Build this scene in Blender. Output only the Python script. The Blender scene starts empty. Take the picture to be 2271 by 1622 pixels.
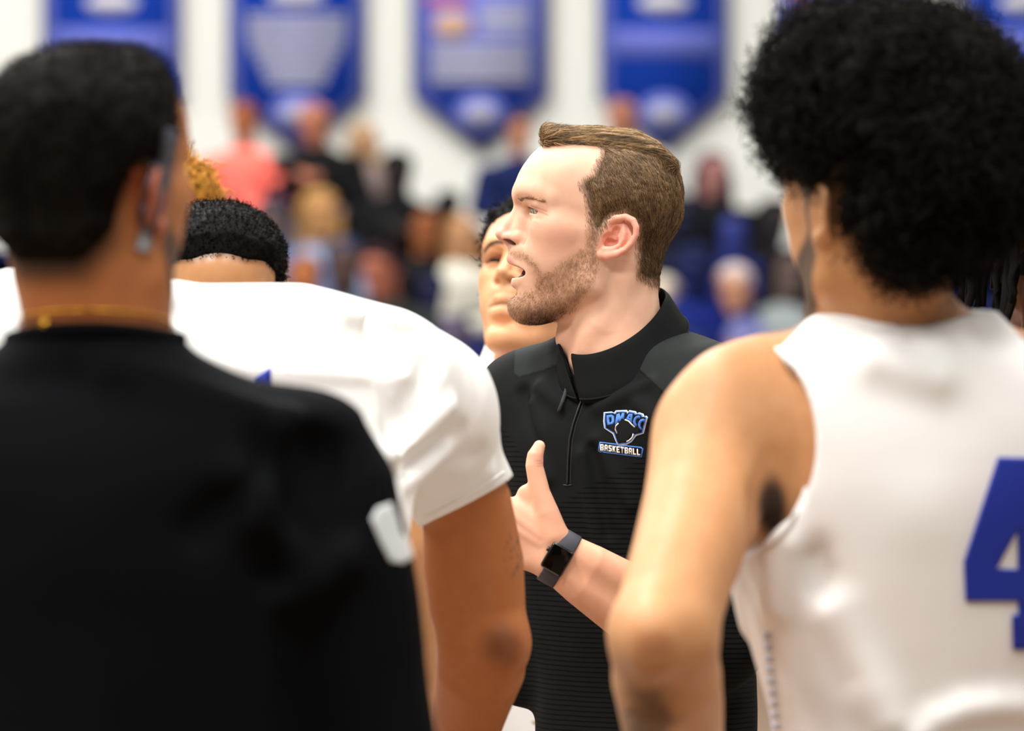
import bpy, math, random
import numpy as np
from mathutils import Matrix, Vector

# ------------------------------------------------------------------ camera, light, exposure
FPX = 10395.0                      # focal length in pixels of the 2271 x 1622 frame
CAMZ = 1.55
scene = bpy.context.scene
COL = scene.collection
cam_data = bpy.data.cameras.new('camera')
cam = bpy.data.objects.new('camera', cam_data)
COL.objects.link(cam)
cam.location = (0, 0, CAMZ)
cam.rotation_euler = (math.pi / 2, 0, 0)
cam_data.sensor_width = 36.0
cam_data.lens = FPX / 2271.0 * 36.0
cam_data.clip_end = 200
cam_data.dof.use_dof = True
cam_data.dof.focus_distance = 5.42
cam_data.dof.aperture_fstop = 4.5
scene.camera = cam

world = bpy.data.worlds.new('gym_air')
scene.world = world
world.use_nodes = True
world.node_tree.nodes['Background'].inputs[0].default_value = (0.93, 0.96, 1.0, 1)
world.node_tree.nodes['Background'].inputs[1].default_value = 0.09

def area(name, loc, size, energy, color=(1.0, 0.98, 0.945), aim=None):
    d = bpy.data.lights.new(name, 'AREA')
    d.energy = energy
    d.shape = 'SQUARE'
    d.size = size
    d.color = color
    o = bpy.data.objects.new(name, d)
    COL.objects.link(o)
    o.location = loc
    if aim is not None:
        o.rotation_euler = (Vector(aim) - Vector(loc)).to_track_quat('-Z', 'Y').to_euler()
    return o

# rows of gym ceiling lamps
for yy, rowe in ((-2.0, 1.0), (3.0, 1.0), (8.0, 1.0), (14.0, 1.0), (20.0, 1.0), (26.0, 0.8)):
    for xx, side in ((-7.5, 1.25), (-2.5, 1.4), (2.5, 0.75), (7.5, 0.4)):
        area('gym_lamp', (xx, yy, 8.5), 1.6, 480.0 * rowe * side)

scene.view_settings.view_transform = 'Standard'
scene.view_settings.look = 'None'
scene.view_settings.exposure = -0.42
scene.view_settings.gamma = 1.0
scene.view_settings.use_curve_mapping = False
scene.cycles.max_bounces = 5
scene.cycles.diffuse_bounces = 3
scene.cycles.glossy_bounces = 2

# ------------------------------------------------------------------ helpers
def W(px, py, Y):
    """point of the place that lies at distance Y in the direction of a picture point"""
    return np.array([(px - 1135.5) / FPX * Y, Y, CAMZ - (py - 811.0) / FPX * Y])

def lin(c):
    c = np.asarray(c, float) / 255.0
    return np.where(c <= 0.04045, c / 12.92, ((c + 0.055) / 1.055) ** 2.4)

_NOISE = np.random.default_rng(11).random((32, 32, 32)).astype(np.float32) * 2 - 1
def noise3(x, y, z, f):
    """trilinear value noise, -1..1; x, y, z broadcastable"""
    def prep(a):
        a = np.asarray(a, np.float32) * f
        i = np.floor(a).astype(np.int32)
        t = a - i
        t = t * t * (3 - 2 * t)
        return i & 31, (i + 1) & 31, t
    x0, x1, tx = prep(x); y0, y1, ty = prep(y); z0, z1, tz = prep(z)
    n = _NOISE
    def ix(a, b, c): return n[a, b, c]
    c00 = ix(x0, y0, z0) * (1 - tx) + ix(x1, y0, z0) * tx
    c10 = ix(x0, y1, z0) * (1 - tx) + ix(x1, y1, z0) * tx
    c01 = ix(x0, y0, z1) * (1 - tx) + ix(x1, y0, z1) * tx
    c11 = ix(x0, y1, z1) * (1 - tx) + ix(x1, y1, z1) * tx
    return (c00 * (1 - ty) + c10 * ty) * (1 - tz) + (c01 * (1 - ty) + c11 * ty) * tz

def rotx(a): a = math.radians(a); c, s = math.cos(a), math.sin(a); return np.array([[1, 0, 0], [0, c, -s], [0, s, c]])
def roty(a): a = math.radians(a); c, s = math.cos(a), math.sin(a); return np.array([[c, 0, s], [0, 1, 0], [-s, 0, c]])
def rotz(a): a = math.radians(a); c, s = math.cos(a), math.sin(a); return np.array([[c, -s, 0], [s, c, 0], [0, 0, 1]])

class Field:
    """a sculpting block: smooth unions and cuts of rounded forms, turned into one skin"""
    def __init__(s, lo, hi, h):
        s.h = h
        s.lo = np.array(lo, float)
        n = np.ceil((np.array(hi, float) - s.lo) / h).astype(int) + 1
        s.n = n
        s.ax = [(s.lo[i] + np.arange(n[i]) * h).astype(np.float32) for i in range(3)]
        s.D = np.full(n, 9.0, np.float32)
        s.M = np.eye(3); s.t = np.zeros(3); s.sc = 1.0
    def xf(s, M=None, t=(0, 0, 0), sc=1.0):
        s.M = np.eye(3) if M is None else np.array(M, float)
        s.t = np.array(t, float); s.sc = sc
        return s
    def copy(s):
        g = Field.__new__(Field); g.__dict__.update(s.__dict__); g.D = s.D.copy()
        return g
    def p(s, q): return s.M @ (np.array(q, float) * s.sc) + s.t
    def sub(s, lo, hi, m):
        a = np.floor((np.array(lo) - m - s.lo) / s.h).astype(int)
        b = np.ceil((np.array(hi) + m - s.lo) / s.h).astype(int) + 1
        a = np.clip(a, 0, s.n); b = np.clip(b, 0, s.n)
        if np.any(b - a <= 0): return None
        sl = tuple(slice(a[i], b[i]) for i in range(3))
        X = s.ax[0][sl[0]][:, None, None]; Y = s.ax[1][sl[1]][None, :, None]; Z = s.ax[2][sl[2]][None, None, :]
        return sl, X, Y, Z
    def mix(s, sl, d, k, cut):
        A = s.D[sl]
        if cut: d = -d
        if k > 0:
            hh = np.maximum(k - np.abs(A - d), 0) / k
            e = hh * hh * (k * 0.25)
        else: e = 0
        s.D[sl] = (np.maximum(A, d) + e) if cut else (np.minimum(A, d) - e)
    def ell(s, c, r, R=None, k=0.0, cut=False):
        c = s.p(c); r = np.array(r, float) * s.sc
        Q = s.M if R is None else s.M @ R
        k = k * s.sc
        e = np.sqrt(((Q * r) ** 2).sum(1))
        g = s.sub(c - e, c + e, k + 2.5 * s.h)
        if g is None: return s
        sl, X, Y, Z = g
        x = X - c[0]; y = Y - c[1]; z = Z - c[2]
        k0 = 0; k1 = 0
        for i in range(3):
            q = (x * Q[0, i] + y * Q[1, i] + z * Q[2, i]) / r[i]
            q2 = q * q
            k0 = k0 + q2; k1 = k1 + q2 / (r[i] * r[i])
        k0 = np.sqrt(k0); k1 = np.sqrt(k1) + 1e-9
        s.mix(sl, (k0 * (k0 - 1) / k1).astype(np.float32), k, cut)
        return s
    def cone(s, a, b, ra, rb, k=0.0, cut=False):
        a = s.p(a); b = s.p(b); ra *= s.sc; rb *= s.sc; k *= s.sc
        m = max(ra, rb)
        g = s.sub(np.minimum(a, b) - m, np.maximum(a, b) + m, k + 2.5 * s.h)
        if g is None: return s
        sl, X, Y, Z = g
        ba = b - a; L = float(ba @ ba) + 1e-12
        x = X - a[0]; y = Y - a[1]; z = Z - a[2]
        t = np.clip((x * ba[0] + y * ba[1] + z * ba[2]) / L, 0, 1)
        d = np.sqrt((x - t * ba[0]) ** 2 + (y - t * ba[1]) ** 2 + (z - t * ba[2]) ** 2) - (ra + (rb - ra) * t)
        s.mix(sl, d.astype(np.float32), k, cut)
        return s
    def chain(s, pts, rad, k=0.0, cut=False, inner=0.0):
        """one tapering tube through all points"""
        P = [s.p(q) for q in pts]; R = [r * s.sc for r in rad]; k = k * s.sc; inner = inner * s.sc
        m = max(R)
        g = s.sub(np.min(P, 0) - m, np.max(P, 0) + m, k + 2.5 * s.h)
        if g is None: return s
        sl, X, Y, Z = g
        d = None
        for i in range(len(P) - 1):
            a, b = P[i], P[i + 1]
            ba = b - a; LL = float(ba @ ba) + 1e-12
            x = X - a[0]; y = Y - a[1]; z = Z - a[2]
            t = np.clip((x * ba[0] + y * ba[1] + z * ba[2]) / LL, 0, 1)
            e = (np.sqrt((x - t * ba[0]) ** 2 + (y - t * ba[1]) ** 2 + (z - t * ba[2]) ** 2) - (R[i] + (R[i + 1] - R[i]) * t)).astype(np.float32)
            d = e if d is None else np.minimum(d, e)
        s.mix(sl, d, k, cut)
        return s
    def loft(s, rings, yaw=0.0, k=0.0, cut=False, power=2.0):
        """upright trunk: rings of (cx, cy, z, rx, ry), bottom to top, in place coordinates"""
        R = np.array(sorted(rings, key=lambda r: r[2]), float)
        rm = R[:, 3:5].max()
        g = s.sub((R[:, 0].min() - rm, R[:, 1].min() - rm, R[0, 2]), (R[:, 0].max() + rm, R[:, 1].max() + rm, R[-1, 2]), k + 2.5 * s.h)
        if g is None: return s
        sl, X, Y, Z = g
        zz = Z.ravel()
        # smooth interpolation of ring values
        zi = R[:, 2]
        def ip(v):
            m = np.gradient(v, zi)
            j = np.clip(np.searchsorted(zi, zz) - 1, 0, len(zi) - 2)
            hh = zi[j + 1] - zi[j]; t = np.clip((zz - zi[j]) / hh, 0, 1)
            return ((2 * t**3 - 3 * t**2 + 1) * v[j] + (t**3 - 2 * t**2 + t) * hh * m[j] + (-2 * t**3 + 3 * t**2) * v[j + 1] + (t**3 - t**2) * hh * m[j + 1]).astype(np.float32)[None, None, :]
        cx, cy, rx, ry = (ip(R[:, i]) for i in (0, 1, 3, 4))
        ca, sa = math.cos(math.radians(yaw)), math.sin(math.radians(yaw))
        x = (X - cx) * ca + (Y - cy) * sa
        y = -(X - cx) * sa + (Y - cy) * ca
        if power == 2.0:
            q = np.sqrt((x / rx) ** 2 + (y / ry) ** 2)
        else:
            q = (np.abs(x / rx) ** power + np.abs(y / ry) ** power) ** (1 / power)
        d = (q - 1) * np.minimum(rx, ry)
        d = np.maximum(d, np.maximum(R[0, 2] - Z, Z - R[-1, 2]))
        s.mix(sl, d.astype(np.float32), k, cut)
        return s
    def cut_plane(s, pt, nrm):
        """remove everything on the side the normal points to"""
        n = np.array(nrm, float); n /= np.linalg.norm(n)
        d = (s.ax[0][:, None, None] - pt[0]) * n[0] + (s.ax[1][None, :, None] - pt[1]) * n[1] + (s.ax[2][None, None, :] - pt[2]) * n[2]
        s.D = np.maximum(s.D, d.astype(np.float32))
        return s
    def bump(s, amp, f, sx=1, sy=1, sz=1, oct_=1, near=0.03):
        m = np.abs(s.D) < near
        i = np.nonzero(m)
        x = s.ax[0][i[0]] * sx + 7.3; y = s.ax[1][i[1]] * sy + 3.1; z = s.ax[2][i[2]] * sz + 5.7
        v = 0
        for o in range(oct_):
            v = v + noise3(x, y, z, f * 2 ** o) / 2 ** o
        s.D[i] += (amp * v).astype(np.float32)
        return s
    def at(s, P):
        """field value at points"""
        q = (np.asarray(P, float) - s.lo) / s.h
        i = np.clip(np.floor(q).astype(int), 0, s.n - 2); t = np.clip(q - i, 0, 1)
        v = 0
        for a in (0, 1):
            for b in (0, 1):
                for c in (0, 1):
                    w = (t[:, 0] if a else 1 - t[:, 0]) * (t[:, 1] if b else 1 - t[:, 1]) * (t[:, 2] if c else 1 - t[:, 2])
                    v = v + w * s.D[i[:, 0] + a, i[:, 1] + b, i[:, 2] + c]
        return v
    def grad(s, P):
        e = s.h * 0.8
        g = np.stack([s.at(P + np.eye(3)[i] * e) - s.at(P - np.eye(3)[i] * e) for i in range(3)], 1)
        return g / (np.linalg.norm(g, axis=1, keepdims=True) + 1e-9)
    def mesh(s):
        D = s.D
        S = D < 0
        n = s.n
        cnt = np.zeros(n - 1, np.int8)
        for a in (0, 1):
            for b in (0, 1):
                for c in (0, 1):
                    cnt += S[a:n[0] - 1 + a, b:n[1] - 1 + b, c:n[2] - 1 + c]
        act = (cnt > 0) & (cnt < 8)
        I = np.argwhere(act)
        vid = np.full(n - 1, -1, np.int32)
        vid[act] = np.arange(len(I))
        acc = np.zeros((len(I), 3)); num = np.zeros(len(I))
        corners = [(a, b, c) for a in (0, 1) for b in (0, 1) for c in (0, 1)]
        val = {c: D[I[:, 0] + c[0], I[:, 1] + c[1], I[:, 2] + c[2]] for c in corners}
        for c in corners:
            for ax in range(3):
                if c[ax] == 0:
                    e = list(c); e[ax] = 1; e = tuple(e)
                    va, vb = val[c], val[e]
                    m = (va < 0) != (vb < 0)
                    t = va[m] / (va[m] - vb[m])
                    pnt = np.tile(np.array(c, float), (m.sum(), 1)); pnt[:, ax] = t
                    acc[m] += pnt; num[m] += 1
        V = s.lo + (I + acc / num[:, None]) * s.h
        Q = []
        for ax in range(3):
            sa = [slice(1, -1)] * 3; sb = [slice(1, -1)] * 3
            sa[ax] = slice(0, n[ax] - 1); sb[ax] = slice(1, n[ax])
            A = S[tuple(sa)]; B = S[tuple(sb)]
            o1, o2 = [(1, 2), (2, 0), (0, 1)][ax]
            for flip in (False, True):
                m = (A & ~B) if not flip else (~A & B)
                J = np.argwhere(m)
                if len(J) == 0: continue
                J = J + 1; J[:, ax] -= 1
                def cell(d1, d2):
                    K = J.copy(); K[:, o1] += d1; K[:, o2] += d2
                    return vid[K[:, 0], K[:, 1], K[:, 2]]
                q = np.stack([cell(-1, -1), cell(0, -1), cell(0, 0), cell(-1, 0)], 1)
                if flip: q = q[:, ::-1]
                Q.append(q)
        Q = np.concatenate(Q) if Q else np.zeros((0, 4), int)
        Q = Q[(Q >= 0).all(1)]
        # one settle step on to the skin
        for _ in range(2):
            g = s.grad(V); dv = s.at(V)
            V = V - np.clip(dv, -s.h * .5, s.h * .5)[:, None] * g * 0.8
        return V, Q

def make_mesh(name, V, faces, mat=None, parent=None, cols=None, smooth=True, attrs=None):
    """faces: (n,4) or (n,3) array or a list of such arrays"""
    me = bpy.data.meshes.new(name)
    V = np.asarray(V, np.float32)
    if not isinstance(faces, list): faces = [faces]
    faces = [np.asarray(f, np.int32) for f in faces if len(f)]
    me.vertices.add(len(V)); me.vertices.foreach_set('co', V.ravel())
    idx = np.concatenate([f.ravel() for f in faces])
    tot = np.concatenate([np.full(len(f), f.shape[1], np.int32) for f in faces])
    st = np.concatenate([[0], np.cumsum(tot)[:-1]]).astype(np.int32)
    me.loops.add(len(idx)); me.loops.foreach_set('vertex_index', idx)
    me.polygons.add(len(tot)); me.polygons.foreach_set('loop_start', st)
    if smooth: me.polygons.foreach_set('use_smooth', np.ones(len(tot), bool))
    if cols is not None:
        at = me.color_attributes.new('Col', 'FLOAT_COLOR', 'POINT')
        c = np.ones((len(V), 4), np.float32); c[:, :3] = cols
        at.data.foreach_set('color', c.ravel())
    for kx, vx in (attrs or {}).items():
        at = me.attributes.new(kx, 'FLOAT', 'POINT'); at.data.foreach_set('value', np.asarray(vx, np.float32))
    me.update(); me.validate()
    o = bpy.data.objects.new(name, me)
    COL.objects.link(o)
    if mat is not None: me.materials.append(mat)
    if parent is not None: adopt(o, parent)
    return o

def adopt(o, parent):
    o.parent = parent
    o.matrix_parent_inverse = parent.matrix_world.inverted()

def join_meshes(parts):
    V, F, off = [], [], 0
    for v, f in parts:
        V.append(v); off_f = [np.asarray(a) + off for a in (f if isinstance(f, list) else [f])]
        F += off_f; off += len(v)
    return np.concatenate(V), F

def thing(name, label, cat, loc, group=None):
    o = bpy.data.objects.new(name, None)
    COL.objects.link(o)
    o.location = loc
    o.empty_display_size = 0.1
    o['label'] = label; o['category'] = cat
    if group: o['group'] = group
    bpy.context.view_layer.update()
    return o

def tag(o, label, cat, group=None):
    o['label'] = label; o['category'] = cat
    if group: o['group'] = group
    return o

def strands(P, r0, r1=None, jit=0.0):
    """P: (n, m, 3) strand points -> thin three-sided tapering hairs"""
    P = np.asarray(P, float)
    n, m, _ = P.shape
    r1 = r0 * 0.35 if r1 is None else r1
    T = np.gradient(P, axis=1); T /= np.linalg.norm(T, axis=2, keepdims=True) + 1e-12
    ref = np.random.default_rng(3).normal(size=(n, 1, 3))
    A = np.cross(T, ref); A /= np.linalg.norm(A, axis=2, keepdims=True) + 1e-12
    B = np.cross(T, A)
    tt = np.linspace(0, 1, m)[None, :, None]
    rad = (r0 + (r1 - r0) * tt ** 1.5)
    rings = [P + rad * (A * math.cos(a) + B * math.sin(a)) for a in (0, 2.0944, 4.18879)]
    V = np.stack(rings, 2).reshape(-1, 3)
    base = (np.arange(n)[:, None] * m + np.arange(m - 1)[None, :]) * 3
    q = []
    for i in range(3):
        j = (i + 1) % 3
        q.append(np.stack([base + i, base + j, base + 3 + j, base + 3 + i], -1).reshape(-1, 4))
    return V, np.concatenate(q)

def sample_surface(V, Q, n, weight, seed=5):
    """random points on a skin; weight: per-vertex chance"""
    r = np.random.default_rng(seed)
    a, b, c, d = (V[Q[:, i]] for i in range(4))
    ar = 0.5 * np.linalg.norm(np.cross(c - a, d - b), axis=1)
    w = weight[Q].mean(1) * ar
    f = r.choice(len(Q), n, p=w / w.sum())
    u = r.random((n, 1)); v = r.random((n, 1))
    P = (a[f] * (1 - u) + b[f] * u) * (1 - v) + (d[f] * (1 - u) + c[f] * u) * v
    N = np.cross(c[f] - a[f], d[f] - b[f]); N /= np.linalg.norm(N, axis=1, keepdims=True) + 1e-12
    return P, N

def sstep(a, b, x):
    t = np.clip((x - a) / (b - a), 0, 1)
    return t * t * (3 - 2 * t)

# ------------------------------------------------------------------ materials
def new_mat(name):
    m = bpy.data.materials.new(name); m.use_nodes = True
    nt = m.node_tree
    return m, nt, nt.nodes['Principled BSDF']

def nd(nt, typ, **kw):
    n = nt.nodes.new(typ)
    for k, v in kw.items(): setattr(n, k, v)
    return n

def cloth(name, col, rough=0.85, spec=0.2, bump=0.15, scale=900.0, sheen=0.0, vary=0.12, attr=False):
    m, nt, b = new_mat(name)
    tc = nd(nt, 'ShaderNodeTexCoord')
    n1 = nd(nt, 'ShaderNodeTexNoise'); n1.inputs['Scale'].default_value = 9.0; n1.inputs['Detail'].default_value = 3
    nt.links.new(tc.outputs['Object'], n1.inputs['Vector'])
    mx = nd(nt, 'ShaderNodeMix', data_type='RGBA', blend_type='MULTIPLY')
    mx.inputs[0].default_value = vary
    if attr:
        a = nd(nt, 'ShaderNodeAttribute'); a.attribute_name = 'Col'
        nt.links.new(a.outputs['Color'], mx.inputs[6])
    else:
        mx.inputs[6].default_value = (*col, 1)
    nt.links.new(n1.outputs['Color'], mx.inputs[7])
    nt.links.new(mx.outputs[2], b.inputs['Base Color'])
    n2 = nd(nt, 'ShaderNodeTexNoise'); n2.inputs['Scale'].default_value = scale; n2.inputs['Detail'].default_value = 1
    nt.links.new(tc.outputs['Object'], n2.inputs['Vector'])
    bp = nd(nt, 'ShaderNodeBump'); bp.inputs['Strength'].default_value = bump; bp.inputs['Distance'].default_value = 0.001
    nt.links.new(n2.outputs['Fac'], bp.inputs['Height'])
    nt.links.new(bp.outputs['Normal'], b.inputs['Normal'])
    b.inputs['Roughness'].default_value = rough
    b.inputs['Specular IOR Level'].default_value = spec
    b.inputs['Sheen Weight'].default_value = sheen
    return m

def skin_mat(name, rough=0.5, spec=0.35, sss=0.12, pore=0.12, blotch=0.10):
    m, nt, b = new_mat(name)
    a = nd(nt, 'ShaderNodeAttribute'); a.attribute_name = 'Col'
    tc = nd(nt, 'ShaderNodeTexCoord')
    n1 = nd(nt, 'ShaderNodeTexNoise'); n1.inputs['Scale'].default_value = 60.0; n1.inputs['Detail'].default_value = 5
    nt.links.new(tc.outputs['Object'], n1.inputs['Vector'])
    rp = nd(nt, 'ShaderNodeValToRGB')
    rp.color_ramp.elements[0].color = (0.80, 0.62, 0.55, 1); rp.color_ramp.elements[0].position = 0.3
    rp.color_ramp.elements[1].color = (1, 1, 1, 1); rp.color_ramp.elements[1].position = 0.65
    nt.links.new(n1.outputs['Fac'], rp.inputs['Fac'])
    mx = nd(nt, 'ShaderNodeMix', data_type='RGBA', blend_type='MULTIPLY'); mx.inputs[0].default_value = blotch * 2.5
    nt.links.new(a.outputs['Color'], mx.inputs[6]); nt.links.new(rp.outputs['Color'], mx.inputs[7])
    nt.links.new(mx.outputs[2], b.inputs['Base Color'])
    n2 = nd(nt, 'ShaderNodeTexNoise'); n2.inputs['Scale'].default_value = 700.0; n2.inputs['Detail'].default_value = 2
    nt.links.new(tc.outputs['Object'], n2.inputs['Vector'])
    bp = nd(nt, 'ShaderNodeBump'); bp.inputs['Strength'].default_value = pore; bp.inputs['Distance'].default_value = 0.0006
    nt.links.new(n2.outputs['Fac'], bp.inputs['Height']); nt.links.new(bp.outputs['Normal'], b.inputs['Normal'])
    b.inputs['Roughness'].default_value = rough
    b.inputs['Specular IOR Level'].default_value = spec
    b.inputs['Subsurface Weight'].default_value = sss
    b.inputs['Subsurface Radius'].default_value = (1.0, 0.35, 0.2)
    b.inputs['Subsurface Scale'].default_value = 0.006
    return m

def plain(name, col, rough=0.6, spec=0.3, metal=0.0, attr=False, coat=0.0):
    m, nt, b = new_mat(name)
    b.inputs['Base Color'].default_value = (*col, 1)
    if attr:
        a = nd(nt, 'ShaderNodeAttribute'); a.attribute_name = 'Col'
        nt.links.new(a.outputs['Color'], b.inputs['Base Color'])
    b.inputs['Roughness'].default_value = rough
    b.inputs['Specular IOR Level'].default_value = spec
    b.inputs['Metallic'].default_value = metal
    b.inputs['Coat Weight'].default_value = coat
    return m
# ------------------------------------------------------------------ the human head (units: 1 = 0.529 mm; face looks along -X, Z up, -Y is its left side)
HS = 5.5 / FPX
def L(px, py, lat=0.0): return (px - 1300.0, -lat, 540.0 - py)

HELIX = [(1352, 527, 126), (1347, 512, 132), (1350, 497, 137), (1362, 489, 143), (1384, 486, 150), (1400, 494, 156), (1407, 509, 159), (1406, 525, 158), (1398, 542, 154), (1384, 557, 148), (1364, 567, 141)]
HELIX_R = [5, 6.5, 7.5, 7.5, 7.5, 7.5, 7, 6.5, 6.5, 6.5, 7]
ANTI = [(1380, 506, 143), (1381, 522, 146), (1379, 535, 146), (1371, 549, 143), (1356, 556, 139), (1338, 557, 134)]
UPLIP = [(1135, 574, 0), (1140, 578, 18), (1154, 590, 34), (1174, 609, 46)]
LOLIP = [(1147, 630, 0), (1150, 628, 18), (1160, 622, 33), (1175, 612, 46)]

def head(f, open_mouth=True, fine=True, neck=True, neck_to=(1385, 850), ear=True, neck_k=1.0):
    e = f.ell
    # cranium and forehead
    e(L(1342, 439), (163, 143, 133), k=0)
    e(L(1392, 452), (112, 132, 112), k=40)
    e(L(1240, 430), (101, 112, 92), k=40)
    e(L(1272, 386), (96, 118, 82), k=40)
    # base of skull and middle face
    e(L(1330, 545), (110, 112, 70), k=40)
    e(L(1242, 545), (80, 97, 84), k=40)
    e(L(1200, 570), (67, 58, 50), k=30)
    e(L(1166, 562), (35, 38, 24), k=20)
    for s in (1, -1):
        e(L(1228, 508, 82 * s), (46, 30, 32), k=40)                       # cheekbone
        f.cone(L(1240, 510, 90 * s), L(1335, 515, 106 * s), 20, 18, 40)  # zygomatic arch
        f.cone(L(1195, 682, 34 * s), L(1312, 632, 92 * s), 27, 27, 34)    # jaw body
        f.cone(L(1312, 632, 92 * s), L(1340, 535, 104 * s), 27, 28, 40)   # jaw ramus
        e(L(1250, 580, 66 * s), (70, 39, 68), k=40)                       # cheek
        f.chain([L(1158, 430, 12 * s), L(1167, 424, 50 * s), L(1192, 426, 82 * s), L(1224, 442, 99 * s)], [14, 15, 14, 12], 24)  # brow
    e(L(1171, 681), (43, 47, 37), k=30)                                    # chin
    e(L(1250, 655), (75, 70, 52), k=40)                                    # floor of mouth
    e(L(1190, 615), (52, 55, 44), k=30)
    if neck:
        f.chain([L(1364, 560), L(1358, 660), L(1364, 740), L(*neck_to)], [98 * neck_k, 102 * neck_k, 106 * neck_k, 116 * neck_k], 30)
        for s in (1, -1):
            f.chain([L(1400, 590, 80 * s), L(1330, 720, 76 * s), L(1285, 800, 34 * s)], [24, 24, 20], 26)   # neck muscle
        e(L(1262, 752), (30, 26, 34), k=30)                                # larynx
    # eye sockets
    for s in (1, -1):
        e(L(1166, 468, 60 * s), (24, 34, 21), k=26, cut=True)
        e(L(1158, 466, 34 * s), (15, 14, 15), k=16, cut=True)
        if fine:
            e(L(1200, 471, 60 * s), (27, 27, 27), k=6)               # lids over the ball
            e(L(1200, 491, 66 * s), (16, 24, 7), R=roty(16), k=18)        # lower lid bag
            f.chain([L(1166, 450, 36 * s), L(1172, 447, 62 * s), L(1196, 455, 88 * s), L(1222, 474, 98 * s)], [7, 9, 9, 7], 14)  # fold above the lid
            ru = roty(22)
            e(L(1181, 470.5, 62 * s), (28, 34, 5.6), R=roty(23), k=2.5, cut=True)  # lid opening
    # nose
    f.cone(L(1160, 455), L(1115, 516), 12.5, 12.5, 14)
    for s in (1, -1):
        f.cone(L(1166, 474, 17 * s), L(1147, 520, 17 * s), 13, 15, 20)
    e(L(1113, 519), (14, 16, 12), k=9)
    f.cone(L(1116, 526), L(1141, 547), 8, 12, 10)
    for s in (1, -1):
        e(L(1148, 528, 29 * s), (15, 12, 13.5), R=roty(18), k=6)
        e(L(1128, 527, 16 * s), (15, 10, 9.5), k=8)
        if fine:
            f.chain([L(1152, 508, 40 * s), L(1164, 514, 44 * s), L(1168, 528, 45 * s), L(1162, 543, 42 * s)], [2, 3.5, 3.5, 2.5], 7, cut=True)            # crease behind the wing
            e(L(1131, 538, 22 * s), (17, 13, 4.6), R=roty(16), k=2.5, cut=True)   # nostril
    # mouth
    ul = [L(*q) for q in UPLIP]; ll = [L(*q) for q in LOLIP]
    um = [L(a, b, -c) for a, b, c in UPLIP]; lm = [L(a, b, -c) for a, b, c in LOLIP]
    if open_mouth:
        for c_ in (ul, um): f.chain(c_, [10, 10, 8.5, 5], 7)
        for c_ in (ll, lm): f.chain(c_, [12, 12, 10, 5], 7)
        e(L(1142, 603), (40, 66, 14.5), R=roty(10), k=3, cut=True)
        e(L(1172, 606), (34, 38, 20), k=5, cut=True)
        e(L(1135, 650), (9, 28, 7), k=14, cut=True)                      # hollow under the lip
    else:
        for c_, dz in ((ul, 0), (um, 0)): f.chain([(a, b, z - 11 * (1 - i / 3)) for i, (a, b, z) in enumerate(c_)], [10, 10, 8, 5], 10)
        for c_, dz in ((ll, 0), (lm, 0)): f.chain([(a - 6, b, z + 14 * (1 - i / 3)) for i, (a, b, z) in enumerate(c_)], [12, 12, 10, 5], 10)
        f.chain([L(1126, 598, -46), L(1126, 600, 0), L(1126, 598, 46)], [3, 3, 3], 4, cut=True)
        e(L(1141, 648), (12, 30, 8), k=14, cut=True)
    if ear:
        for s in (1, -1):
            Rr = rotz(0)
            tilt = rotz(-24 * s) @ roty(-26)
            e(L(1372, 528, 136 * s), (28, 7, 46), R=tilt, k=8)
            if fine:
                e(L(1351, 539, 138 * s), (18, 19, 19), R=roty(-20), k=4, cut=True)   # concha
                e(L(1363, 518, 142 * s), (8, 13, 13), R=roty(20), k=4, cut=True)
                f.chain([L(1372, 498, 148 * s), L(1388, 500, 153 * s), L(1394, 516, 155 * s), L(1391, 534, 152 * s), L(1380, 548, 147 * s)], [5, 5, 5, 4, 3], 4, cut=True)
                f.chain([L(a, b, c * s) for a, b, c in ANTI], [4.5, 6, 6, 6, 6, 7], 3.5)
            f.chain([L(a, b, c * s) for a, b, c in HELIX], HELIX_R, 3)
            f.chain([L(1364, 567, 140 * s), L(1345, 570, 134 * s), L(1331, 568, 128 * s)], [9, 12, 10], 6)
            f.chain([L(1342, 526, 128 * s), L(1334, 535, 130 * s), L(1329, 547, 128 * s)], [5, 7, 5.5], 6)   # tragus
            f.chain([L(1352, 527, 126 * s), L(1362, 533, 128 * s)], [4, 4], 4)
    return f

def lip_mask(P, f, open_mouth=True):
    """how much of each skin point is lip"""
    q = ((P - f.t) @ f.M) / f.sc
    d = np.full(len(P), 99.0)
    for ch, r in ((UPLIP, (9.0, 9, 7.5, 4)), (LOLIP, (10.5, 10.5, 9, 4))):
        for sg in (1, -1):
            for i in range(3):
                a = np.array(L(ch[i][0], ch[i][1], ch[i][2] * sg)); b = np.array(L(ch[i + 1][0], ch[i + 1][1], ch[i + 1][2] * sg))
                if not open_mouth:
                    dz = (-11 if ch is UPLIP else 14)
                    a = a + np.array([0, 0, dz * (1 - i / 3)]); b = b + np.array([0, 0, dz * (1 - (i + 1) / 3)])
                ba = b - a
                t = np.clip(((q - a) @ ba) / (ba @ ba), 0, 1)
                d = np.minimum(d, np.linalg.norm(q - a - t[:, None] * ba, axis=1) - (r[i] + (r[i + 1] - r[i]) * t))
    return sstep(4.0, 0.0, d)
def head_local(P, f): return ((P - f.t) @ f.M) / f.sc + np.array([1300.0, 0, -540.0])   # -> (px, -lat, -py)
# ------------------------------------------------------------------ shared pieces for people
MIR = np.diag([1.0, 1.0, -1.0])
def pxf(f, Y0):
    """work in picture units at distance Y0: points q(px, py, d), d = extra distance in the same units"""
    f.xf(MIR, (0, Y0, CAMZ), Y0 / FPX); f.Y0 = Y0
    return f
def q(px, py, d=0.0):
    g = 1 + d / FPX
    return ((px - 1135.5) * g, d, (py - 811.0) * g)

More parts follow.
